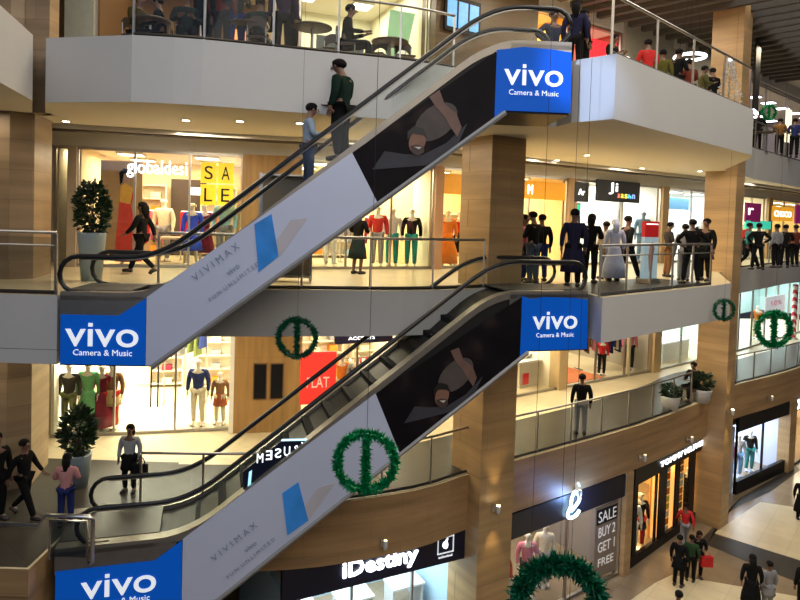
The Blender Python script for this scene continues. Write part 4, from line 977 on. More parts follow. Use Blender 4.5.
shrub('potted_tree','dark leafy tree in a pale grey-blue pot beside the upper escalator',P2(92,13.0,Z2,230),.92,.30,1.1,800,.54,.95,M_pot)
shrub('potted_tree','dark leafy tree in a pale pot on the first gallery at left',P2(78,13.1,Z1,450),.66,.30,1.0,800,.54,.66,M_pot)
p=FL(670,410,Z1); shrub('planter_shrub','low bushy plant in a white tub by the first gallery railing',p,.42,.26,.36,260,.6,.42,M_white,trunk=False,lw=.16)
p=FL(702,402,Z1); shrub('planter_shrub','taller plant in a white tub next to the far stone column',p,.42,.26,.5,260,.6,.4,M_white,trunk=False,lw=.18)
p=FL(698,399,Z1); b=thing('bench','dark low bench in front of the far stone column','bench',(p[0]-.2,p[1]-.1,Z1),.7); MB().box(-.5,.5,-.22,.22,.38,.45).build('seat',M_dwood,b)
for s in (-1,1): MB().box(s*.42-.04,s*.42+.04,-.2,.2,0,.38).build('leg',M_steelb,b)
person('person in black sitting on the bench by the far column',(p[0]-.2,p[1]-.1,Z1),-60,1.66,'sit','black','black')
# sign reflection in the lower escalator glass, painted as dark shape and letters
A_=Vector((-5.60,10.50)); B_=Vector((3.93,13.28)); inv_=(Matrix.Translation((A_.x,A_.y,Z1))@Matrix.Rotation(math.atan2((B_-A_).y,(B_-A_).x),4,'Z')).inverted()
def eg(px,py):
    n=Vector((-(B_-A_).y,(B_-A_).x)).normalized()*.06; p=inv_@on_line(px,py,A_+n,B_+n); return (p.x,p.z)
fm_=MB().vprism([eg(243,499),eg(243,472),eg(284,439),eg(324,439),eg(322,446)],.06,.066).build('painted_reflection',mat((.006,.010,.028),.3),esc2); fm_['label']='painted reflection of back-to-front white letters on the dark glass'
MB().vprism([eg(281,441),eg(323,440),eg(322,438.5),eg(282,439)],.052,.058).build('reflected_strip',glow((.45,.8,1),2.2,False),fm_)
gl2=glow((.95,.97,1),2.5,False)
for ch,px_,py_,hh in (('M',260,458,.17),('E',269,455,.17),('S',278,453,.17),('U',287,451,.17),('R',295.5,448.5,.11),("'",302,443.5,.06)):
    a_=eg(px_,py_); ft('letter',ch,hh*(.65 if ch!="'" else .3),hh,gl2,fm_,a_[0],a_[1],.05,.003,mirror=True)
MB().vprism([eg(247,494),eg(250,492),eg(252,470),eg(249,472)],.052,.058).build('reflected_strip',glow((.35,.7,1),1.6,False),fm_)
# steel tube barrier at the foot of the lower escalator
p=P2(46,10.22,Z1,530); t=thing('tube_barrier','square steel tube barrier at the foot of the lower escalator','barrier',p,.0)
MB().tube([(-.9,0,.62),(-.12,0,.60),(0,0,.78),(.70,0,.78),(.76,0,.72),(.76,0,.03),(.70,0,-.02+.03)],.035,8).build('outer_tube',M_steel,t,True)
MB().tube([(.06,0,.05),(.06,0,.70),(.66,0,.70),(.68,0,.05)],.022,8).build('inner_tube',M_steel,t,True)
MB().box(.08,.66,-.006,.006,.1,.68).build('glass_panel',M_dglass,t)
MB().tube([(-.9,0,.62),(-.9,0,.0)],.03,8).build('post',M_steel,t,True)
# ------------------------------------------------------------------ LEVEL 3 (top gallery)
loc,rz,w=frame(50,96,30,W,Z3)
setst(MB().box(0,w*.35,-.1,.3,0,4),'wall_panel',M_dwood,loc,rz); setst(MB().box(w*.35,w*.98,-.15,.3,0,4),'wall_panel',mat((.32,.36,.36),.5),loc,rz)
A=shop('top-level cafe',3,96,300,30,'m',wall=(.16,.10,.05),power=50,mull=3,lcol=(1,.7,.4),ceil_glow=5,height=3.9,glass=False)
t=thing('wall_lamp_panel','glowing orange wall light behind the cafe guests','wall light',PX(A,236,2.0,.9,30),A[1]); MB().box(-.28,.28,0,.05,0,1.6).build('panel',mat((.8,.25,.08),.5,emit=1.6),t)
t=thing('wall_lamp_panel','paler orange wall light left of the glowing orange one','wall light',PX(A,210,2.0,.6,30),A[1]); MB().box(-.2,.2,0,.05,0,.9).build('panel',mat((.75,.42,.15),.5,emit=1.0),t)
B=shop('pale cafe counter area',3,300,430,30,'m',wall=(.70,.68,.5),power=260,mull=3,lcol=(1,.93,.72),ceil_glow=6,height=3.9,glass=False)
t=thing('cafe_counter','long grey cafe counter with a white top on the top gallery','counter',L2W(B,.2,.6),B[1]); MB().box(0,1.9,0,.7,0,1.05).build('body',mat((.16,.18,.19),.5),t); MB().box(-.05,1.95,-.05,.75,1.05,1.1).build('top',M_white,t)
for x in (.0,1.0):
    t=thing('lit_display','small pale blue lit display under the cafe counter%s'%(' at its left end' if x<.5 else ' in its middle'),'display',L2W(B,.28+x,.5,.35),B[1]); MB().box(0,.5,0,.08,0,.3).build('screen',glow((.55,.9,1),1.8,False),t); MB().box(-.02,.52,.02,.09,-.02,.32).build('case',M_dark,t)
t=thing('menu_board','dark grey menu board above the cafe counter','menu board',L2W(B,.7,.9,1.15),B[1]); MB().box(0,1.4,0,.05,0,.9).build('board',mat((.10,.13,.15),.4),t)
t=thing('green_banner','pale green and white slanting banner beside the cafe counter','banner',PX(B,383,.7,.4,30),B[1]); MB().vprism([(0,0),(.5,.2),(1.0,2.6),(.2,2.6)],0,.03).build('cloth',mat((.35,.65,.4),.6,emit=.25),t); MB().vprism([(.02,.02),(.35,.16),(.75,1.6),(.6,1.7)],-.02,0).build('white_stripe',mat((.85,.87,.8),.6,emit=.3),t)
loc,rz,w=pilaster(3,430,532,30,banded((.13,.085,.045),(.11,.07,.035),.4),h=4.4,out=.25,d=.4)
t=thing('menu_screen','blue lit menu screen on the dark wall of the top gallery','screen',L2W((loc,rz,w),.25,-.35,2.35),rz); MB().box(0,1.35,0,.06,0,1.0).build('case',M_black,t)
for i in range(3):
    MB().box(.08+.42*i,.42+.42*i,-.02,0,.12,.88).build('picture',mat((.10,.3,.55),.4,emit=1.3,var=.6,scale=7),t)
D=shop('yellow-lit counter shop',3,532,567,30,'m',wall=(.8,.5,.12),power=160,mull=3,lcol=(1,.8,.4),ceil_glow=8,height=3.9,glass=False)
t=thing('lit_board','bright yellow and white lit board behind the man at the top landing','sign',L2W(D,.1,.8,2.1),D[1]); MB().box(0,1.0,0,.06,0,1.3).build('panel',mat((.85,.45,.06),.4,emit=1.2),t); MB().box(.3,.9,-.02,0,.1,.9).build('white_patch',glow((1,.95,.8),3,False),t)
E=shop('red-sign shop',3,575,622,30,'m',wall=(.5,.1,.08),power=120,mull=3,lcol=(1,.7,.6),ceil_glow=8,height=3.9,glass=False)
t=thing('red_lit_sign','glowing red sign with white print on the top gallery','sign',L2W(E,.15,-.2,1.35),E[1]); MB().box(0,1.35,0,.08,0,2.0).build('panel',mat((.75,.02,.03),.4,emit=1.2),t); ft('lettering','SALE',.9,.5,glow((1,.9,.95),4,False),t,.7,1.1)
t=thing('white_lit_sign','bright white and yellow lit menu sign right of the red sign','sign',L2W(E,1.6,-.2,.95),E[1]); MB().box(0,1.2,0,.08,0,2.1).build('panel',glow((1,.93,.78),3.2,False),t)
for i in range(4): MB().box(.1,1.1-.15*(i%2),-.02,0,.3+.45*i,.42+.45*i).build('print',mat((.7,.2,.1),.5,emit=.4),t)
setst(MB().box(0,9,-.1,.2,0,4.4),'wall_panel',mat((.32,.30,.26),.6),*frame(622,712,60,W,Z3)[:2])
F=shop('dim shop right of the far column',3,742,840,100,'r',wall=(.35,.30,.28),power=160,mull=3,lcol=(.9,.85,1),ceil_glow=8,height=3.9,glass=False)
# ceiling baffles over the top gallery
a=Vector((6.6,21.9)); ed=Vector((.70,.714)); pd=Vector((.714,-.70)); 
for i in range(26):
    s=-5.0+i*.8; o_=a+ed*s; L=3.15+ (0.25 if i%2 else 0)
    st=o_-pd*.6; en=o_+pd*(L+2.6-.0)
    # keep the slat over the gallery
    mb=MB(); mb.box(0,(en-st).length,-.10,.10,0,.2)
    t=tag(mb.build('ceiling_baffle',mat((.07,.065,.06),.6)),'dark grey ceiling baffle over the top gallery, one of a parallel row','ceiling baffle','dark baffles under the top gallery ceiling')
    t.location=(st.x,st.y,Z4-.36); t.rotation_euler=(0,0,math.atan2(pd.y,pd.x))
# cafe furniture and guests
M_seat=mat((.05,.03,.02),.5)
def cafe_chair(label,loc,rz,m=M_seat):
    t=thing('cafe_chair',label,'chair',loc,rz)
    MB().box(-.21,.21,-.21,.21,.43,.47).build('seat',m,t,bevel=.015)
    mb=MB(); pts=[(.21*math.sin(a),.20,.62+.2*math.cos(a)*1.0) for a in [(-1.2+2.4*i/8) for i in range(9)]]
    MB().vprism([(p[0]*1.0,p[2]+.03) for p in pts]+[(p[0]*.8,p[2]-.16) for p in pts[::-1]],.19,.215).build('backrest',m,t)
    for sx in (-1,1):
        MB().tube([(sx*.19,-.19,0),(sx*.18,-.18,.44)],.014,6).build('leg',M_steelb,t); MB().tube([(sx*.19,.21,0),(sx*.18,.19,.44),(sx*.18,.2,.7)],.014,6).build('leg',M_steelb,t)
    return t
def cafe_table(label,loc):
    t=thing('cafe_table',label,'table',loc); MB().lathe([(.38,.72),(.40,.73),(.40,.75),(.38,.76)],20).build('tabletop',M_dwood,t,True); MB().tube([(0,0,.03),(0,0,.73)],.03,8).build('pedestal',M_steelb,t); MB().lathe([(.25,0),(.25,.02),(.05,.04)],16).build('base_plate',M_steelb,t); return t
cafe_chair('dark chair on its own in front of the pale cafe wall',P2(405,14.0,Z3,40),.2)
cafe_chair('dark chair next to the cafe counter end',P2(377,13.9,Z3,40),-.3)
cafe_chair('dark chair beside the lit display in the cafe',P2(333,13.6,Z3,40),.1)
for x,Y,l in ((150,12.9,'round table behind the railing at the left of the cafe'),(248,13.0,'round table between the seated guest and the standing pair'),(312,13.0,'round table below the grey menu board'),(390,13.9,'round table between two empty cafe chairs')):
    cafe_table('dark '+l,P2(x,Y,Z3,40))
for x,Y,k,tp,lo,f,lab in ((137,13.0,'sit',(.05,.04,.01),'black',70,'person in dark olive sitting at the left cafe table'),(161,13.1,'sit','black','black',-80,'person in black sitting opposite the olive shirt at the left cafe table'),
    (186,12.8,'sit',(.02,.025,.02),'black',20,'person in black sitting alone left of the standing cafe guests'),(200,12.9,'stand','black','black',180,'tall person in black standing at the cafe railing, left one'),(207,13.3,'stand',(.03,.025,.03),'black',90,'person standing close behind the left black figure in the cafe'),
    (222,12.9,'stand',(.12,.03,.02),'black',170,'person in maroon and black standing in the middle of the cafe'),(236,13.0,'phone',(.02,.03,.03),'navy blue',30,'person with bent arms standing near the orange light in the cafe'),
    (259,12.9,'sit',(.02,.035,.035),'black',180,'person in dark green sitting with the back to the railing'),(283,12.9,'stand',(.03,.02,.04),'black',200,'person in a dark purple top at the right of the cafe guests'),(292,13.3,'stand','black','black',120,'person in black behind the dark purple top in the cafe'),
    (347,13.2,'sit','black','black',90,'person in black sitting under the grey menu board')):
    p=P2(x,Y,Z3,30)
    if k=='sit':
        cafe_chair('dark chair under the seated guest '+lab.split('person ')[1].split(' sitting')[0]+' '+('at the left table' if x<170 else 'near the railing' if x<300 else 'by the counter'),p,math.radians(f))
    person(lab,p,f,1.68,k,tp,lo,hair='hair')
# people at the top landing and the big balcony
person('man in a grey-blue shirt at the top landing before the yellow lit board',P2(553,14.6,Z3,40),20,1.7,'akimbo',(.04,.045,.07),'black')
person('person in navy standing just behind the blue sign of the upper escalator',P2(575,13.6,Z3,40),160,1.6,'stand',(.02,.02,.05),'black',hair='hair_long')
person('person in black at the corner of the top balcony',P2(584,14.0,Z3,40),100,1.55,'stand','black','black')
for x,Y,tp,f,h,lab in ((612,15.4,'black',40,1.45,'person in black under the white lit sign on the top balcony'),(648,16.2,'red',180,1.6,'person in red at the top balcony railing'),(663,16.8,(.10,.09,.02),150,1.5,'person in olive next to the red shirt on the top balcony'),
    (678,17.0,'black',120,1.6,'person in black beneath the white ring lamp'),(690,17.8,(.15,.03,.02),190,1.55,'person in dark red right of the ring lamp'),(704,18.3,(.08,.08,.03),90,1.5,'person in dark olive near the silver tree'),(714,18.9,'black',200,1.6,'person in black beside the silver tree')):
    person(lab,P2(x,Y,Z3,60),f,h,'stand' if x%2 else 'phone',tp,'black')
# silver tree
p=P2(734,18.6,Z3,90); p=(p[0]-.15,p[1],p[2]); t=thing('silver_tree','sparkling silver Christmas tree on the top gallery before the column','Christmas tree',p)
ms=mat((.75,.78,.9),.3,.4,var=.3,scale=30); mb=MB()
for i in range(700):
    z=R_.random(); r=.38*(1-z)+.03; a=R_.random()*2*PI; rr=r*R_.uniform(.5,1); c_=Vector((rr*math.cos(a),rr*math.sin(a),.25+z*1.5)); d=Vector((math.cos(a),math.sin(a),R_.uniform(-.3,.6)))*.09; s=Vector((-math.sin(a),math.cos(a),R_.uniform(-1,1)))*.018
    mb.add([c_,c_+d+s,c_+d-s],[(0,1,2)])
mb.build('foliage',ms,t); MB().tube([(0,0,.03),(0,0,1.75)],[.03,.01],6).build('trunk',M_steel,t); MB().lathe([(.2,0),(.2,.04),(.05,.08)],12).build('stand',M_steel,t); MB().ball((0,0,1.82),.06).build('star',glow((.85,.9,1),3,False),t)
# ring lamp
p=P2(690,19.0,15.35,57); t=thing('ring_lamp','white glowing ring lamp hanging over the top balcony','ceiling lamp',p); 
p.__class__
t.location.z=at(690,57,19.0).z
MB().tube([(.42*math.cos(a),.42*math.sin(a),0) for a in [2*PI*i/32 for i in range(32)]],.045,8,True).build('ring',glow((1,.97,.95),6),t,True)
for a in (0,2.1,4.2): MB().tube([(.42*math.cos(a),.42*math.sin(a),0),(0,0,Z4-.12-t.location.z)],.006,4).build('cable',M_dark,t)
# far right top gallery
for x,Y,tp,h,lab in ((758,25.6,'black',1.6,'person in black at the far right of the top gallery'),(780,26.5,(.2,.1,.03),1.5,'person in brown at the far right of the top gallery'),(795,27.0,'navy blue',1.6,'person in navy at the right picture edge of the top gallery')):
    person(lab,P2(x,Y,Z3,130),150,h,'phone',tp,'black')
p=P2(762,25.3,Z3,140); cafe_table('dark round table with a pale top at the far right of the top gallery',(p[0],p[1],Z3))
t=thing('tube_light','slanting white tube light at the far right of the top gallery','lamp',P2(755,24.9,Z3,110),.9); t.location.z=at(755,112,24.9).z; MB().box(-.45,.45,-.05,.05,-.05,.05).build('tube',glow((.8,.88,1),6),t); MB().box(-.47,.47,-.03,.03,.05,Z4-.12-t.location.z).build('bracket',M_dark,t)
t=thing('lit_display','pale yellow lit display at the far right of the top gallery','display',P2(788,27.6,Z3,130),.8); MB().box(-.3,.3,-.05,.05,.7,2.1).build('panel',glow((1,.85,.55),1.6,False),t); MB().box(-.05,.05,-.05,.05,0,.7).build('post',M_dark,t)
# ------------------------------------------------------------------ riders on the upper escalator
def on_esc(e,prof,px,py,y):
    A3=Vector(e.location); rz=e.rotation_euler[2]; n=Vector((-math.sin(rz),math.cos(rz))); d=Vector((math.cos(rz),math.sin(rz)))
    a=A3.xy+n*y; p=on_line(px,py,a,a+d); s=(p.xy-a).dot(d)
    i=int((s-(e['_lo']+.1))/.4); return s,a,d,i
def rider(e,z0,slo,H,shi,px,y):
    rz=e.rotation_euler[2]; n=Vector((-math.sin(rz),math.cos(rz))); d=Vector((math.cos(rz),math.sin(rz))); a=Vector(e.location).xy+n*y
    p=on_line(px,150,a,a+d); s=(p.xy-a).dot(d); i=int((s-(slo+.1))/.4); xs=slo+.1+i*.4; m=H/(shi-slo)
    q_=a+d*min(max(s,xs+.1),xs+.32); return (q_.x,q_.y,z0+m*(xs-slo)+.11)
pm=rider(esc1,Z2,1.55,4.5,7.12,337,.62)
person('tall man in a dark green shirt riding the upper escalator, head bent',pm,-115,1.78,'look',(.008,.022,.015),'black',face_parts=True,wide=1.3)
pb_=rider(esc1,Z2,1.55,4.5,7.12,312,.72)
person('boy in a pale blue shirt and jeans riding below the tall man',pb_,110,1.64,'phone',(.33,.42,.52),(.05,.07,.12),face_parts=True,skinm=SK2)
# ------------------------------------------------------------------ ground floor shops
GP=offset(E1L,.12)
m_navy=mat((.006,.008,.03),.35)
A=shop('pale blue phone shop',0,286,468,575,'m',wall=(.35,.5,.6),power=260,mull=1.5,lcol=(.75,.9,1),ceil_glow=8,depth=3.5,height=2.35,P=GP)
t,w,h=sign('dark navy fascia with white iDestiny lettering'.replace('iDestiny ',''),0,281,468,0,0,GP,None,[],out=.12) if 0 else (None,0,0)
def fascia(label,px0,px1,py,m,z0,z1,P=GP,out=.1):
    a=on_poly(px0,py,P); b=on_poly(px1,py,P); d=(b-a).xy; rz=math.atan2(d.y,d.x); n=Vector((d.y,-d.x)).normalized()*out
    t=thing('shop_sign',label,'sign',(a.x+n.x,a.y+n.y,z0),rz); w=d.length; MB().box(0,w,0,.12,0,z1-z0).build('panel',m,t,bevel=.01); return t,w,z1-z0
t,w,h=fascia('dark navy fascia with big white lettering and a small square emblem',281,469,570,m_navy,2.32,3.02)
def xat(t,px,py):
    d=Vector((math.cos(t.rotation_euler[2]),math.sin(t.rotation_euler[2]))); a=Vector(t.location).xy; p=on_line(px,py,a,a+d); return (p.xy-a).dot(d), p.z-t.location.z
x0,z_a=xat(t,342,582); x1,z_b=xat(t,417,568); ft('lettering','iDestiny',x1-x0,.44,glow((.92,.95,1),5,False),t,(x0+x1)/2,.36,-.03,.02,bold=.02)
x0,_=xat(t,437,560); x1,_=xat(t,453,557); xm=(x0+x1)/2; hw=(x1-x0)/2
mb=MB(); 
for a_ in ((-hw,hw,.24,.26),(-hw,hw,.60,.62),(-hw,-hw+.02,.24,.62),(hw-.02,hw,.24,.62)): mb.box(xm+a_[0],xm+a_[1],-.02,0,a_[2],a_[3])
mb.build('emblem_frame',M_wletter,t)
MB().vprism([(xm+.075*math.cos(a)*(1 if math.cos(a)<.5 else .75),.43+.085*math.sin(a)) for a in [i*PI/8 for i in range(16)]],-.02,0).build('fruit_emblem',G_cool,t)
MB().vprism([(xm+.0,.53),(xm+.05,.58),(xm+.045,.53)],-.02,0).build('leaf_emblem',G_cool,t); ft('caption','authorised',hw*1.7,.05,M_wletter,t,xm,.17,-.01)
for i in range(3):
    t=thing('demo_table','white demo table in the pale blue phone shop, %s'%['left','middle','right'][i],'table',L2W(A,.9+1.4*i,1.8),A[1]); MB().box(-.45,.45,-.3,.3,.85,.9).build('tabletop',M_white,t)
    for sx in(-.4,.4): MB().box(sx-.03,sx+.03,-.25,.25,0,.85).build('leg',M_white,t)
N_=shop('neon-sign shop',0,507,620,540,'m',wall=(.25,.22,.20),power=100,mull=1.9,lcol=(1,.9,.8),ceil_glow=6,depth=4,height=2.35,P=GP)
t,w,h=fascia('black fascia with a bright blue-white neon emblem',507,630,500,mat((.008,.01,.02),.35),2.34,2.98)
x,_=xat(t,572,515); gm=glow((.50,.76,1),7)
pts=smooth_poly([(-.20,.02),(.0,.10),(.20,.24),(.24,.34),(.12,.52),(-.02,.58),(-.16,.40),(-.20,.15),(-.32,-.02),(-.28,-.16),(-.08,-.20),(.12,-.16),(.26,-.06)],4)
MB().tube([(x+a_*.8,-.07,.2+b_*.85) for a_,b_ in pts],.04,8).build('neon_emblem',gm,t,True)
MB().tube([(x+.10,-.07,.92),(x+.18,-.07,.80)],.03,6).build('neon_accent',glow((.5,.7,1),2),t,True)
l=bpy.data.lights.new('lamp','POINT'); l.energy=70; l.color=(.25,.45,1); l.shadow_soft_size=.2; o=bpy.data.objects.new('lamp',l); C.objects.link(o); q_=on_poly(572,515,GP); o.location=(q_.x+.35,q_.y-.45,2.75)
p=on_poly(605,550,GP); t=thing('sale_poster','tall grey window poster with white outlined sale letters','poster',L2W(N_,(Vector((p.x,p.y))-Vector(N_[0][:2])).length-.5,-.08,.25),N_[1])
MB().box(0,1.0,0,.03,0,2.0).build('board',mat((.22,.17,.13),.6),t)
for i,(s_,wd,hh) in enumerate((('SALE',.8,.3),('BUY 2',.75,.28),('GET 1',.75,.28),('FREE',.7,.22))):
    z=1.72-.43*i; 
    if i==0: MB().box(.04,.96,-.012,0,z-.21,z+.21).build('plate',M_black,t)
    ft('lettering',s_,wd,hh,mat((.75,.72,.68),.5,emit=.3),t,.5,z,-.02,.004)
mannequin('mannequin in red and white behind the left end of the neon-sign shop glass',L2W(N_,.5,.6),0,'red','white',h=1.7); mannequin('mannequin in pink behind the big garland in the neon-sign shop',L2W(N_,1.6,.7),0,'pink','black'); mannequin('mannequin in cream in the middle of the neon-sign shop',L2W(N_,2.4,.8),0,'cream','grey')
shelf_unit('neon-sign shop','at the back',L2W(N_,.5,3.7),N_[1],3,2.0,['cream','pink','brown','red'],4)
setst(MB().box(0,.32,-.15,.3,0,3.02),'wall_pier',M_stone,*frame(621,632,520,GP,0)[:2])
T=shop('black-framed clothes shop',0,633,716,500,'m',wall=(.75,.5,.2),power=230,mull=1.55,lcol=(1,.75,.35),ceil_glow=8,depth=4,height=2.6,P=GP,frame_m=M_black,door=1)
t,w,h=fascia('black fascia with small white capital lettering over the black-framed shop',633,716,460,M_black,2.5,3.02)
x0,_=xat(t,660,468); x1,_=xat(t,706,450); ft('lettering','TOMMY HILFIGER',x1-x0,.17,glow((1,1,1),4,False),t,(x0+x1)/2,.26,-.02,.01)
tw=T[2]
def tx(px,py=520):
    loc_,rz_,w_=T; d=Vector((math.cos(rz_),math.sin(rz_))); a=Vector(loc_[:2]); return (on_line(px,py,a,a+d).xy-a).dot(d)
for a_,b_ in ((632.5,636),(658,664.5),(673.5,677),(686.5,692),(711.5,716)): setst(MB().box(tx(a_),tx(b_),-.03,.03,0,2.55),'door_frame',M_black,T[0],T[1])
setst(MB().box(.05,tw-.05,-.05,.05,0,.30),'trim_1',M_black,T[0],T[1])
for nm_,a_,b_ in (('left of the middle post',664.8,673.2),('right of the middle post',677.2,686.2)):
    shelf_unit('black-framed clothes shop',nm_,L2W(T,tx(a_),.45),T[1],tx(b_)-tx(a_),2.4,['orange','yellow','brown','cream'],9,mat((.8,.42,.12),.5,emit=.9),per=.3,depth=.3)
mannequin('mannequin in white with a black bag in the left window of the black-framed shop',L2W(T,tx(643),.35),0,'white','white',h=1.8); mannequin('mannequin in black in the left window of the black-framed shop',L2W(T,tx(652),.4),0,'black','red','coat')
mannequin('mannequin in a dark coat in the right window of the black-framed shop',L2W(T,tx(695),.3),0,'black','black','coat'); mannequin('mannequin in tan in the right window of the black-framed shop',L2W(T,tx(706),.4),0,(.6,.35,.15),'brown')
setst(MB().box(tx(664.5),tx(686.5),.5,.55,0,2.55),'wall_partition',mat((.7,.38,.12),.6),T[0],T[1]); setst(MB().box(tx(637),tx(658),1.2,1.25,.3,2.55),'wall_partition',mat((.85,.6,.25),.6),T[0],T[1]); setst(MB().box(tx(692),tx(711),1.2,1.25,.3,2.55),'wall_partition',mat((.8,.5,.25),.6),T[0],T[1])
for px_ in (647,675,702):
    l=bpy.data.lights.new('lamp','AREA'); l.energy=26; l.color=(1,.72,.36); l.size=.5; o=bpy.data.objects.new('lamp',l); C.objects.link(o); o.location=L2W(T,tx(px_),.35 if px_==675 else .6,2.5)
V=shop('blue-lit shop',0,736,785,480,'m',wall=(.55,.6,.75),power=330,mull=2,lcol=(.75,.85,1),ceil_glow=9,depth=4,height=2.5,P=GP,frame_m=M_black)
t,w,h=fascia('plain black fascia over the blue-lit shop right of the far column',736,786,430,M_black,2.45,3.0)
setst(MB().box(0,V[2],-.08,.05,0,.5),'trim_2',M_black,V[0],V[1])
mannequin('mannequin in pink in the blue-lit shop',L2W(V,1.0,.8),0,'pink','white'); mannequin('mannequin in white in the blue-lit shop',L2W(V,1.9,.8),0,'white','sky blue'); mannequin('mannequin in black at the right of the blue-lit shop',L2W(V,2.9,.8),0,'black','teal')
t=thing('light_column','tall white lit panel in the blue-lit shop','light panel',L2W(V,2.4,1.6),V[1]); MB().box(0,.3,0,.1,.2,2.3).build('panel',glow((.8,.85,1),3,False),t); MB().box(0,.3,0,.1,0,.2).build('base',M_black,t)
setst(MB().box(0,.7,-.15,.3,0,3.0),'wall_pier',M_stone,*frame(785.5,791,440,GP,0)[:2])
X=shop('warm shop at the right edge',0,792,850,450,'m',wall=(.7,.5,.3),power=300,mull=2,ceil_glow=8,depth=4,height=2.5,P=GP,frame_m=M_black)
t,w,h=fascia('black fascia with white neon lettering at the right picture edge',792,850,400,M_black,2.45,3.0); ft('lettering','one',1.3,.4,glow((1,1,1),6,False),t,.8,.28,-.03)
mannequin('mannequin in pale clothes in the warm shop at the right edge',L2W(X,.8,.7),0,'cream','white')
# ground floor people
for x,y,f,h,k,tp,lo,ex,lab in ((678,586,140,1.42,'stand','black','black','coat','man in a long dark coat on the pale ground floor with a green bag'),(697,578,-10,1.35,'phone','black','black',None,'person in black with a red bag facing the camera on the ground floor'),
    (684,547,170,1.38,'walk','red','grey',None,'person in a red shirt at the entrance of the black-framed shop'),(750,612,160,1.5,'stand','black','black','longcoat','person in a long black coat near the lower right corner'),
    (767,613,190,1.35,'stand','grey','grey','coat','person in a grey coat beside the long black coat'),(801,520,150,1.5,'stand','black','black','longcoat','person in dark clothes at the right picture edge of the ground floor'),
    (676,655,180,1.5,'stand','black','black',None,'person whose dark head shows at the bottom edge near the floor inlay'),(803,615,180,1.5,'stand','black','black',None,'person in black in the lower right corner'),(690,581,150,1.3,'stand',(.03,.07,.03),'black',None,'person in dark green close to the man in the long coat')):
    person(lab,FL(x,y,0),f,h,k,tp,lo,ex,hair='hair_long' if x in(697,750) else 'hair')
p=FL(704,577,0); t=thing('shopping_bag','red shopping bag carried by the person facing the camera','bag',(p[0]-.05,p[1]-.2,.42)); MB().box(-.17,.17,-.06,.06,0,.3).build('body',CM['red'],t,bevel=.01); MB().tube([(-.08,0,.29),(-.05,0,.42),(.05,0,.42),(.08,0,.29)],.008,5).build('handle',CM['red'],t)
# ------------------------------------------------------------------ wall lamps
def sconce(label,pos,n,lit=False,up=1):
    rz=math.atan2(n[0],-n[1]); t=thing('wall_lamp',label,'wall lamp',pos,rz)
    MB().box(-.05,.05,-.02,.0,-.08,.08).build('back_plate',M_steel,t); MB().tube([(0,-.02,0),(0,-.14,.03)],.012,6).build('arm',M_steel,t)
    MB().lathe([(.02,-.10),(.045,-.05),(.05,.09),(.04,.10)],12,(0,-.17,.02)).build('shade',M_white,t,True)
    MB().lathe([(.038,.102),(.038,.11)],12,(0,-.17,.02)).build('bulb',glow((1,.8,.45),30 if lit else 2.5),t)
    if lit:
        for s in (1,-1):
            l=bpy.data.lights.new('lamp','SPOT'); l.energy=45; l.color=(1,.72,.32); l.spot_size=1.0; l.spot_blend=.8; l.shadow_soft_size=.04
            o=bpy.data.objects.new('lamp',l); C.objects.link(o); o.location=(pos[0]+n[0]*.17,pos[1]+n[1]*.17,pos[2]+s*.2); o.rotation_euler=(PI if s>0 else 0,0,0); o.rotation_euler[0]+= (-.0)
def wall_pos(px,py,P):
    p=on_poly(px,py,P); a=on_poly(px-3,py,P); b=on_poly(px+3,py,P); d=(b-a).xy.normalized(); return (p.x+d.y*.02,p.y-d.x*.02,p.z),(d.y,-d.x)
for px,py,lab in ((382,542,'small white wall lamp above the navy fascia'),(574,492,'small white wall lamp just above the neon emblem'),(639,457,'small white wall lamp left of the white capital lettering'),(686,439,'small white wall lamp above the white capital lettering'),(767,398,'small white wall lamp on the stone band right of the far column')):
    pos,n=wall_pos(px,py,G); sconce(lab,pos,n)
p=on_line(493,508,q(0,0),q(1,0)); d=(Vector(q(1,0))-Vector(q(0,0))).normalized(); sconce('lit wall lamp on the near stone column',(p.x+d.y*.01,p.y-d.x*.01,p.z),(d.y,-d.x),True)
p=on_line(727,412,q2(0,0),q2(.75,0)); d=(Vector(q2(1,0))-Vector(q2(0,0))).normalized(); sconce('lit wall lamp on the far stone column',(p.x+d.y*.01,p.y-d.x*.01,p.z),(d.y,-d.x),True)
# ------------------------------------------------------------------ hanging green garlands
M_tin=mat((.0,.26,.08),.25,.35,var=.6,scale=25); M_tin2=mat((.0,.10,.045),.4,.2,var=.6,scale=25)
def garland(label,px,py,Y,rad,thick,bar=True,m=M_tin,n=1500,top=23.8,tilt=.0,ln=1.0):
    c_=at(px,py,Y); t=thing('garland_ring',label,'garland',c_,tilt)
    def tinsel(path,cnt,name,L):
        mb=MB()
        for i in range(cnt):
            u=R_.random()*(len(path)-1); k=int(u); p0=Vector(path[k]).lerp(Vector(path[k+1]),u-k)
            d=Vector((R_.gauss(0,1),R_.gauss(0,1),R_.gauss(0,1))).normalized(); s=d.cross(Vector((R_.gauss(0,1),R_.gauss(0,1),R_.gauss(0,1)))).normalized()*thick*.2
            mb.add([p0-s,p0+s,p0+d*thick*L*R_.uniform(.6,1.1)],[(0,1,2)])
        mb.tube(path,thick*.28,6); return mb.build(name,m,t)
    ring=[(rad*math.cos(a),0,rad*math.sin(a)) for a in [2*PI*i/40 for i in range(41)]]
    tinsel(ring,n,'ring',ln)
    if bar: tinsel([(0,0,-rad),(0,0,0),(0,0,rad)],n//3,'centre_bar',ln)
    MB().tube([(0,0,rad),(0,0,top-c_.z)],.0025,4).build('hanging_wire',M_dark,t)
garland('big green tinsel ring with a centre bar before the lower escalator',366,462,9.3,.42,.12,n=2600)
garland('green tinsel ring hanging before the wooden wall of the first gallery',297,338,11.7,.34,.10,n=1800,m=M_tin2)
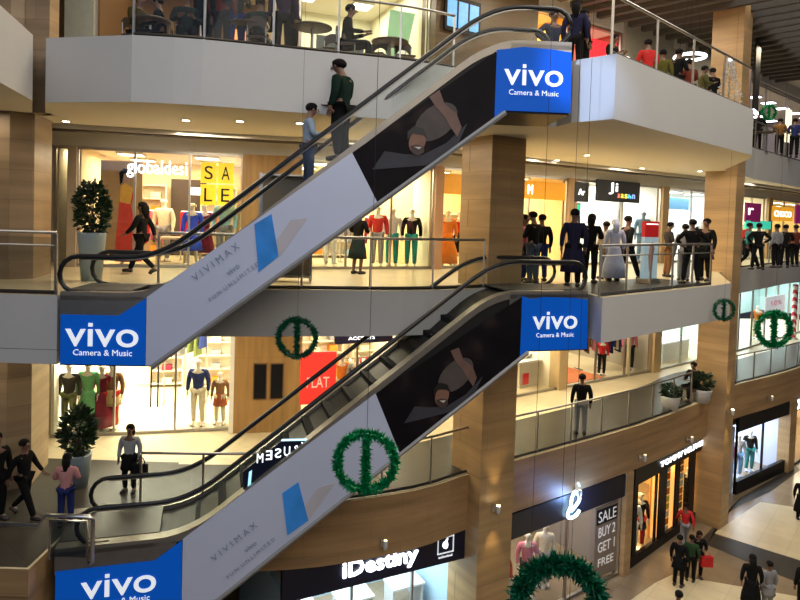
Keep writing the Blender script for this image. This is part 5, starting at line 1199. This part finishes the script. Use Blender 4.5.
garland('green tinsel ring hanging at the far right before the teal-lit shop',774,329,15.5,.40,.13,n=1800)
garland('small dark green ring beside the far stone column',724,310,15.9,.24,.09,n=900,m=M_tin2)
garland('tiny green ring at the far right of the top gallery',769,112,21,.22,.1,n=500)
garland('thick bushy green garland wreath rising at the bottom edge',558,603,8.2,.52,.22,bar=False,n=4000,m=M_tin2,ln=.9)
# long thin cables
for x,Y,lab in ((541,10.6,'thin dark cable hanging past the blue sign of the upper escalator'),(582,10.9,'thin dark cable hanging left of the white balcony corner'),(371,10.4,'thin dark cable hanging before the middle gallery')):
    c_=at(x,300,Y); t=tag(MB().tube([(0,0,-7.5 if x>400 else -2.2),(0,0,23.8-c_.z)],.0035,4).build('cable',M_dark),lab,'cable'); t.location=c_
# ceiling downlights
def downlight(loc,grp,lab):
    t=thing('downlight',lab,'downlight',loc,0,grp); MB().lathe([(.10,-.012),(.12,0),(.09,0)],14).build('trim_ring',M_steelb,t); MB().lathe([(.075,-.016),(.075,-.008)],14).build('lens',glow((1,.88,.66),14),t)
for z,nm,pts in ((Z3-1.15,'middle',[(66,121),(186,120),(240,121),(300,123),(557,160),(587,155),(642,168),(700,171)]),):
    for px,py in pts:
        p=on_floor(px,py,z); downlight((p[0],p[1],z),'round downlights in the %s gallery ceiling'%nm,'round lit downlight in the cream ceiling of the %s gallery'%nm)
# ------------------------------------------------------------------ light
w=bpy.data.worlds.new('world'); bpy.context.scene.world=w; w.use_nodes=True
w.node_tree.nodes['Background'].inputs[0].default_value=(.55,.62,.8,1); w.node_tree.nodes['Background'].inputs[1].default_value=.06
def area(loc,size,power,col=(1,.85,.65),rot=(0,0,0),sy=None):
    l=bpy.data.lights.new('lamp','AREA'); l.energy=power; l.color=col; l.size=size
    if sy: l.shape='RECTANGLE'; l.size_y=sy
    o=bpy.data.objects.new('lamp',l); o.location=loc; o.rotation_euler=rot; C.objects.link(o); return o
# light of the atrium roof
area((0,2,24),12,420,(.80,.86,1)); area((9,9,25),8,1900,(1,.92,.80)); area((16,16,25),8,1300,(1,.90,.76)); area((-4,-4,17),12,560,(.68,.78,1),(.9,0,0))
area((5,-3,17),12,1100,(1,.88,.72),(.9,0,-.4))
l=bpy.data.lights.new('lamp','SPOT'); l.energy=5500; l.color=(.45,.62,1); l.spot_size=.17; l.spot_blend=.7; l.shadow_soft_size=.15  # added unseen spot that tints the balcony's left face blue
o=bpy.data.objects.new('lamp',l); C.objects.link(o); o.location=(-1,3,15); o.rotation_euler=(Vector((3.35,11.75,12.5))-Vector(o.location)).to_track_quat('-Z','Y').to_euler()
warm=(1,.83,.58)
for z,pw in ((Z2-1.2,100),(Z3-1.2,120),(Z4-.5,130)):
    for P in [(-4.5,14.4),(-1,15.0),(4.5,18.2),(7.6,20.6),(14.5,25.8)]:
        area((P[0],P[1],z+(.22 if z==Z2-1.2 else 0)),1.6,pw,warm)
area((6.2,16.6,Z3-1.2),1.5,80,warm); area((6.3,17.5,Z2-1.2),1.5,60,warm)
area((-8.5,12.0,Z3-1.2),1.0,25,warm); area((-8.5,11.6,Z2-1.2),1.0,25,warm)
sc=bpy.context.scene
sc.view_settings.view_transform='Standard'; sc.view_settings.look='None'; sc.view_settings.exposure=0; sc.view_settings.gamma=1
sc.cycles.max_bounces=6; sc.cycles.transparent_max_bounces=16; sc.cycles.use_denoising=True; sc.cycles.sample_clamp_indirect=4
sc.cycles.caustics_reflective=False; sc.cycles.caustics_refractive=False
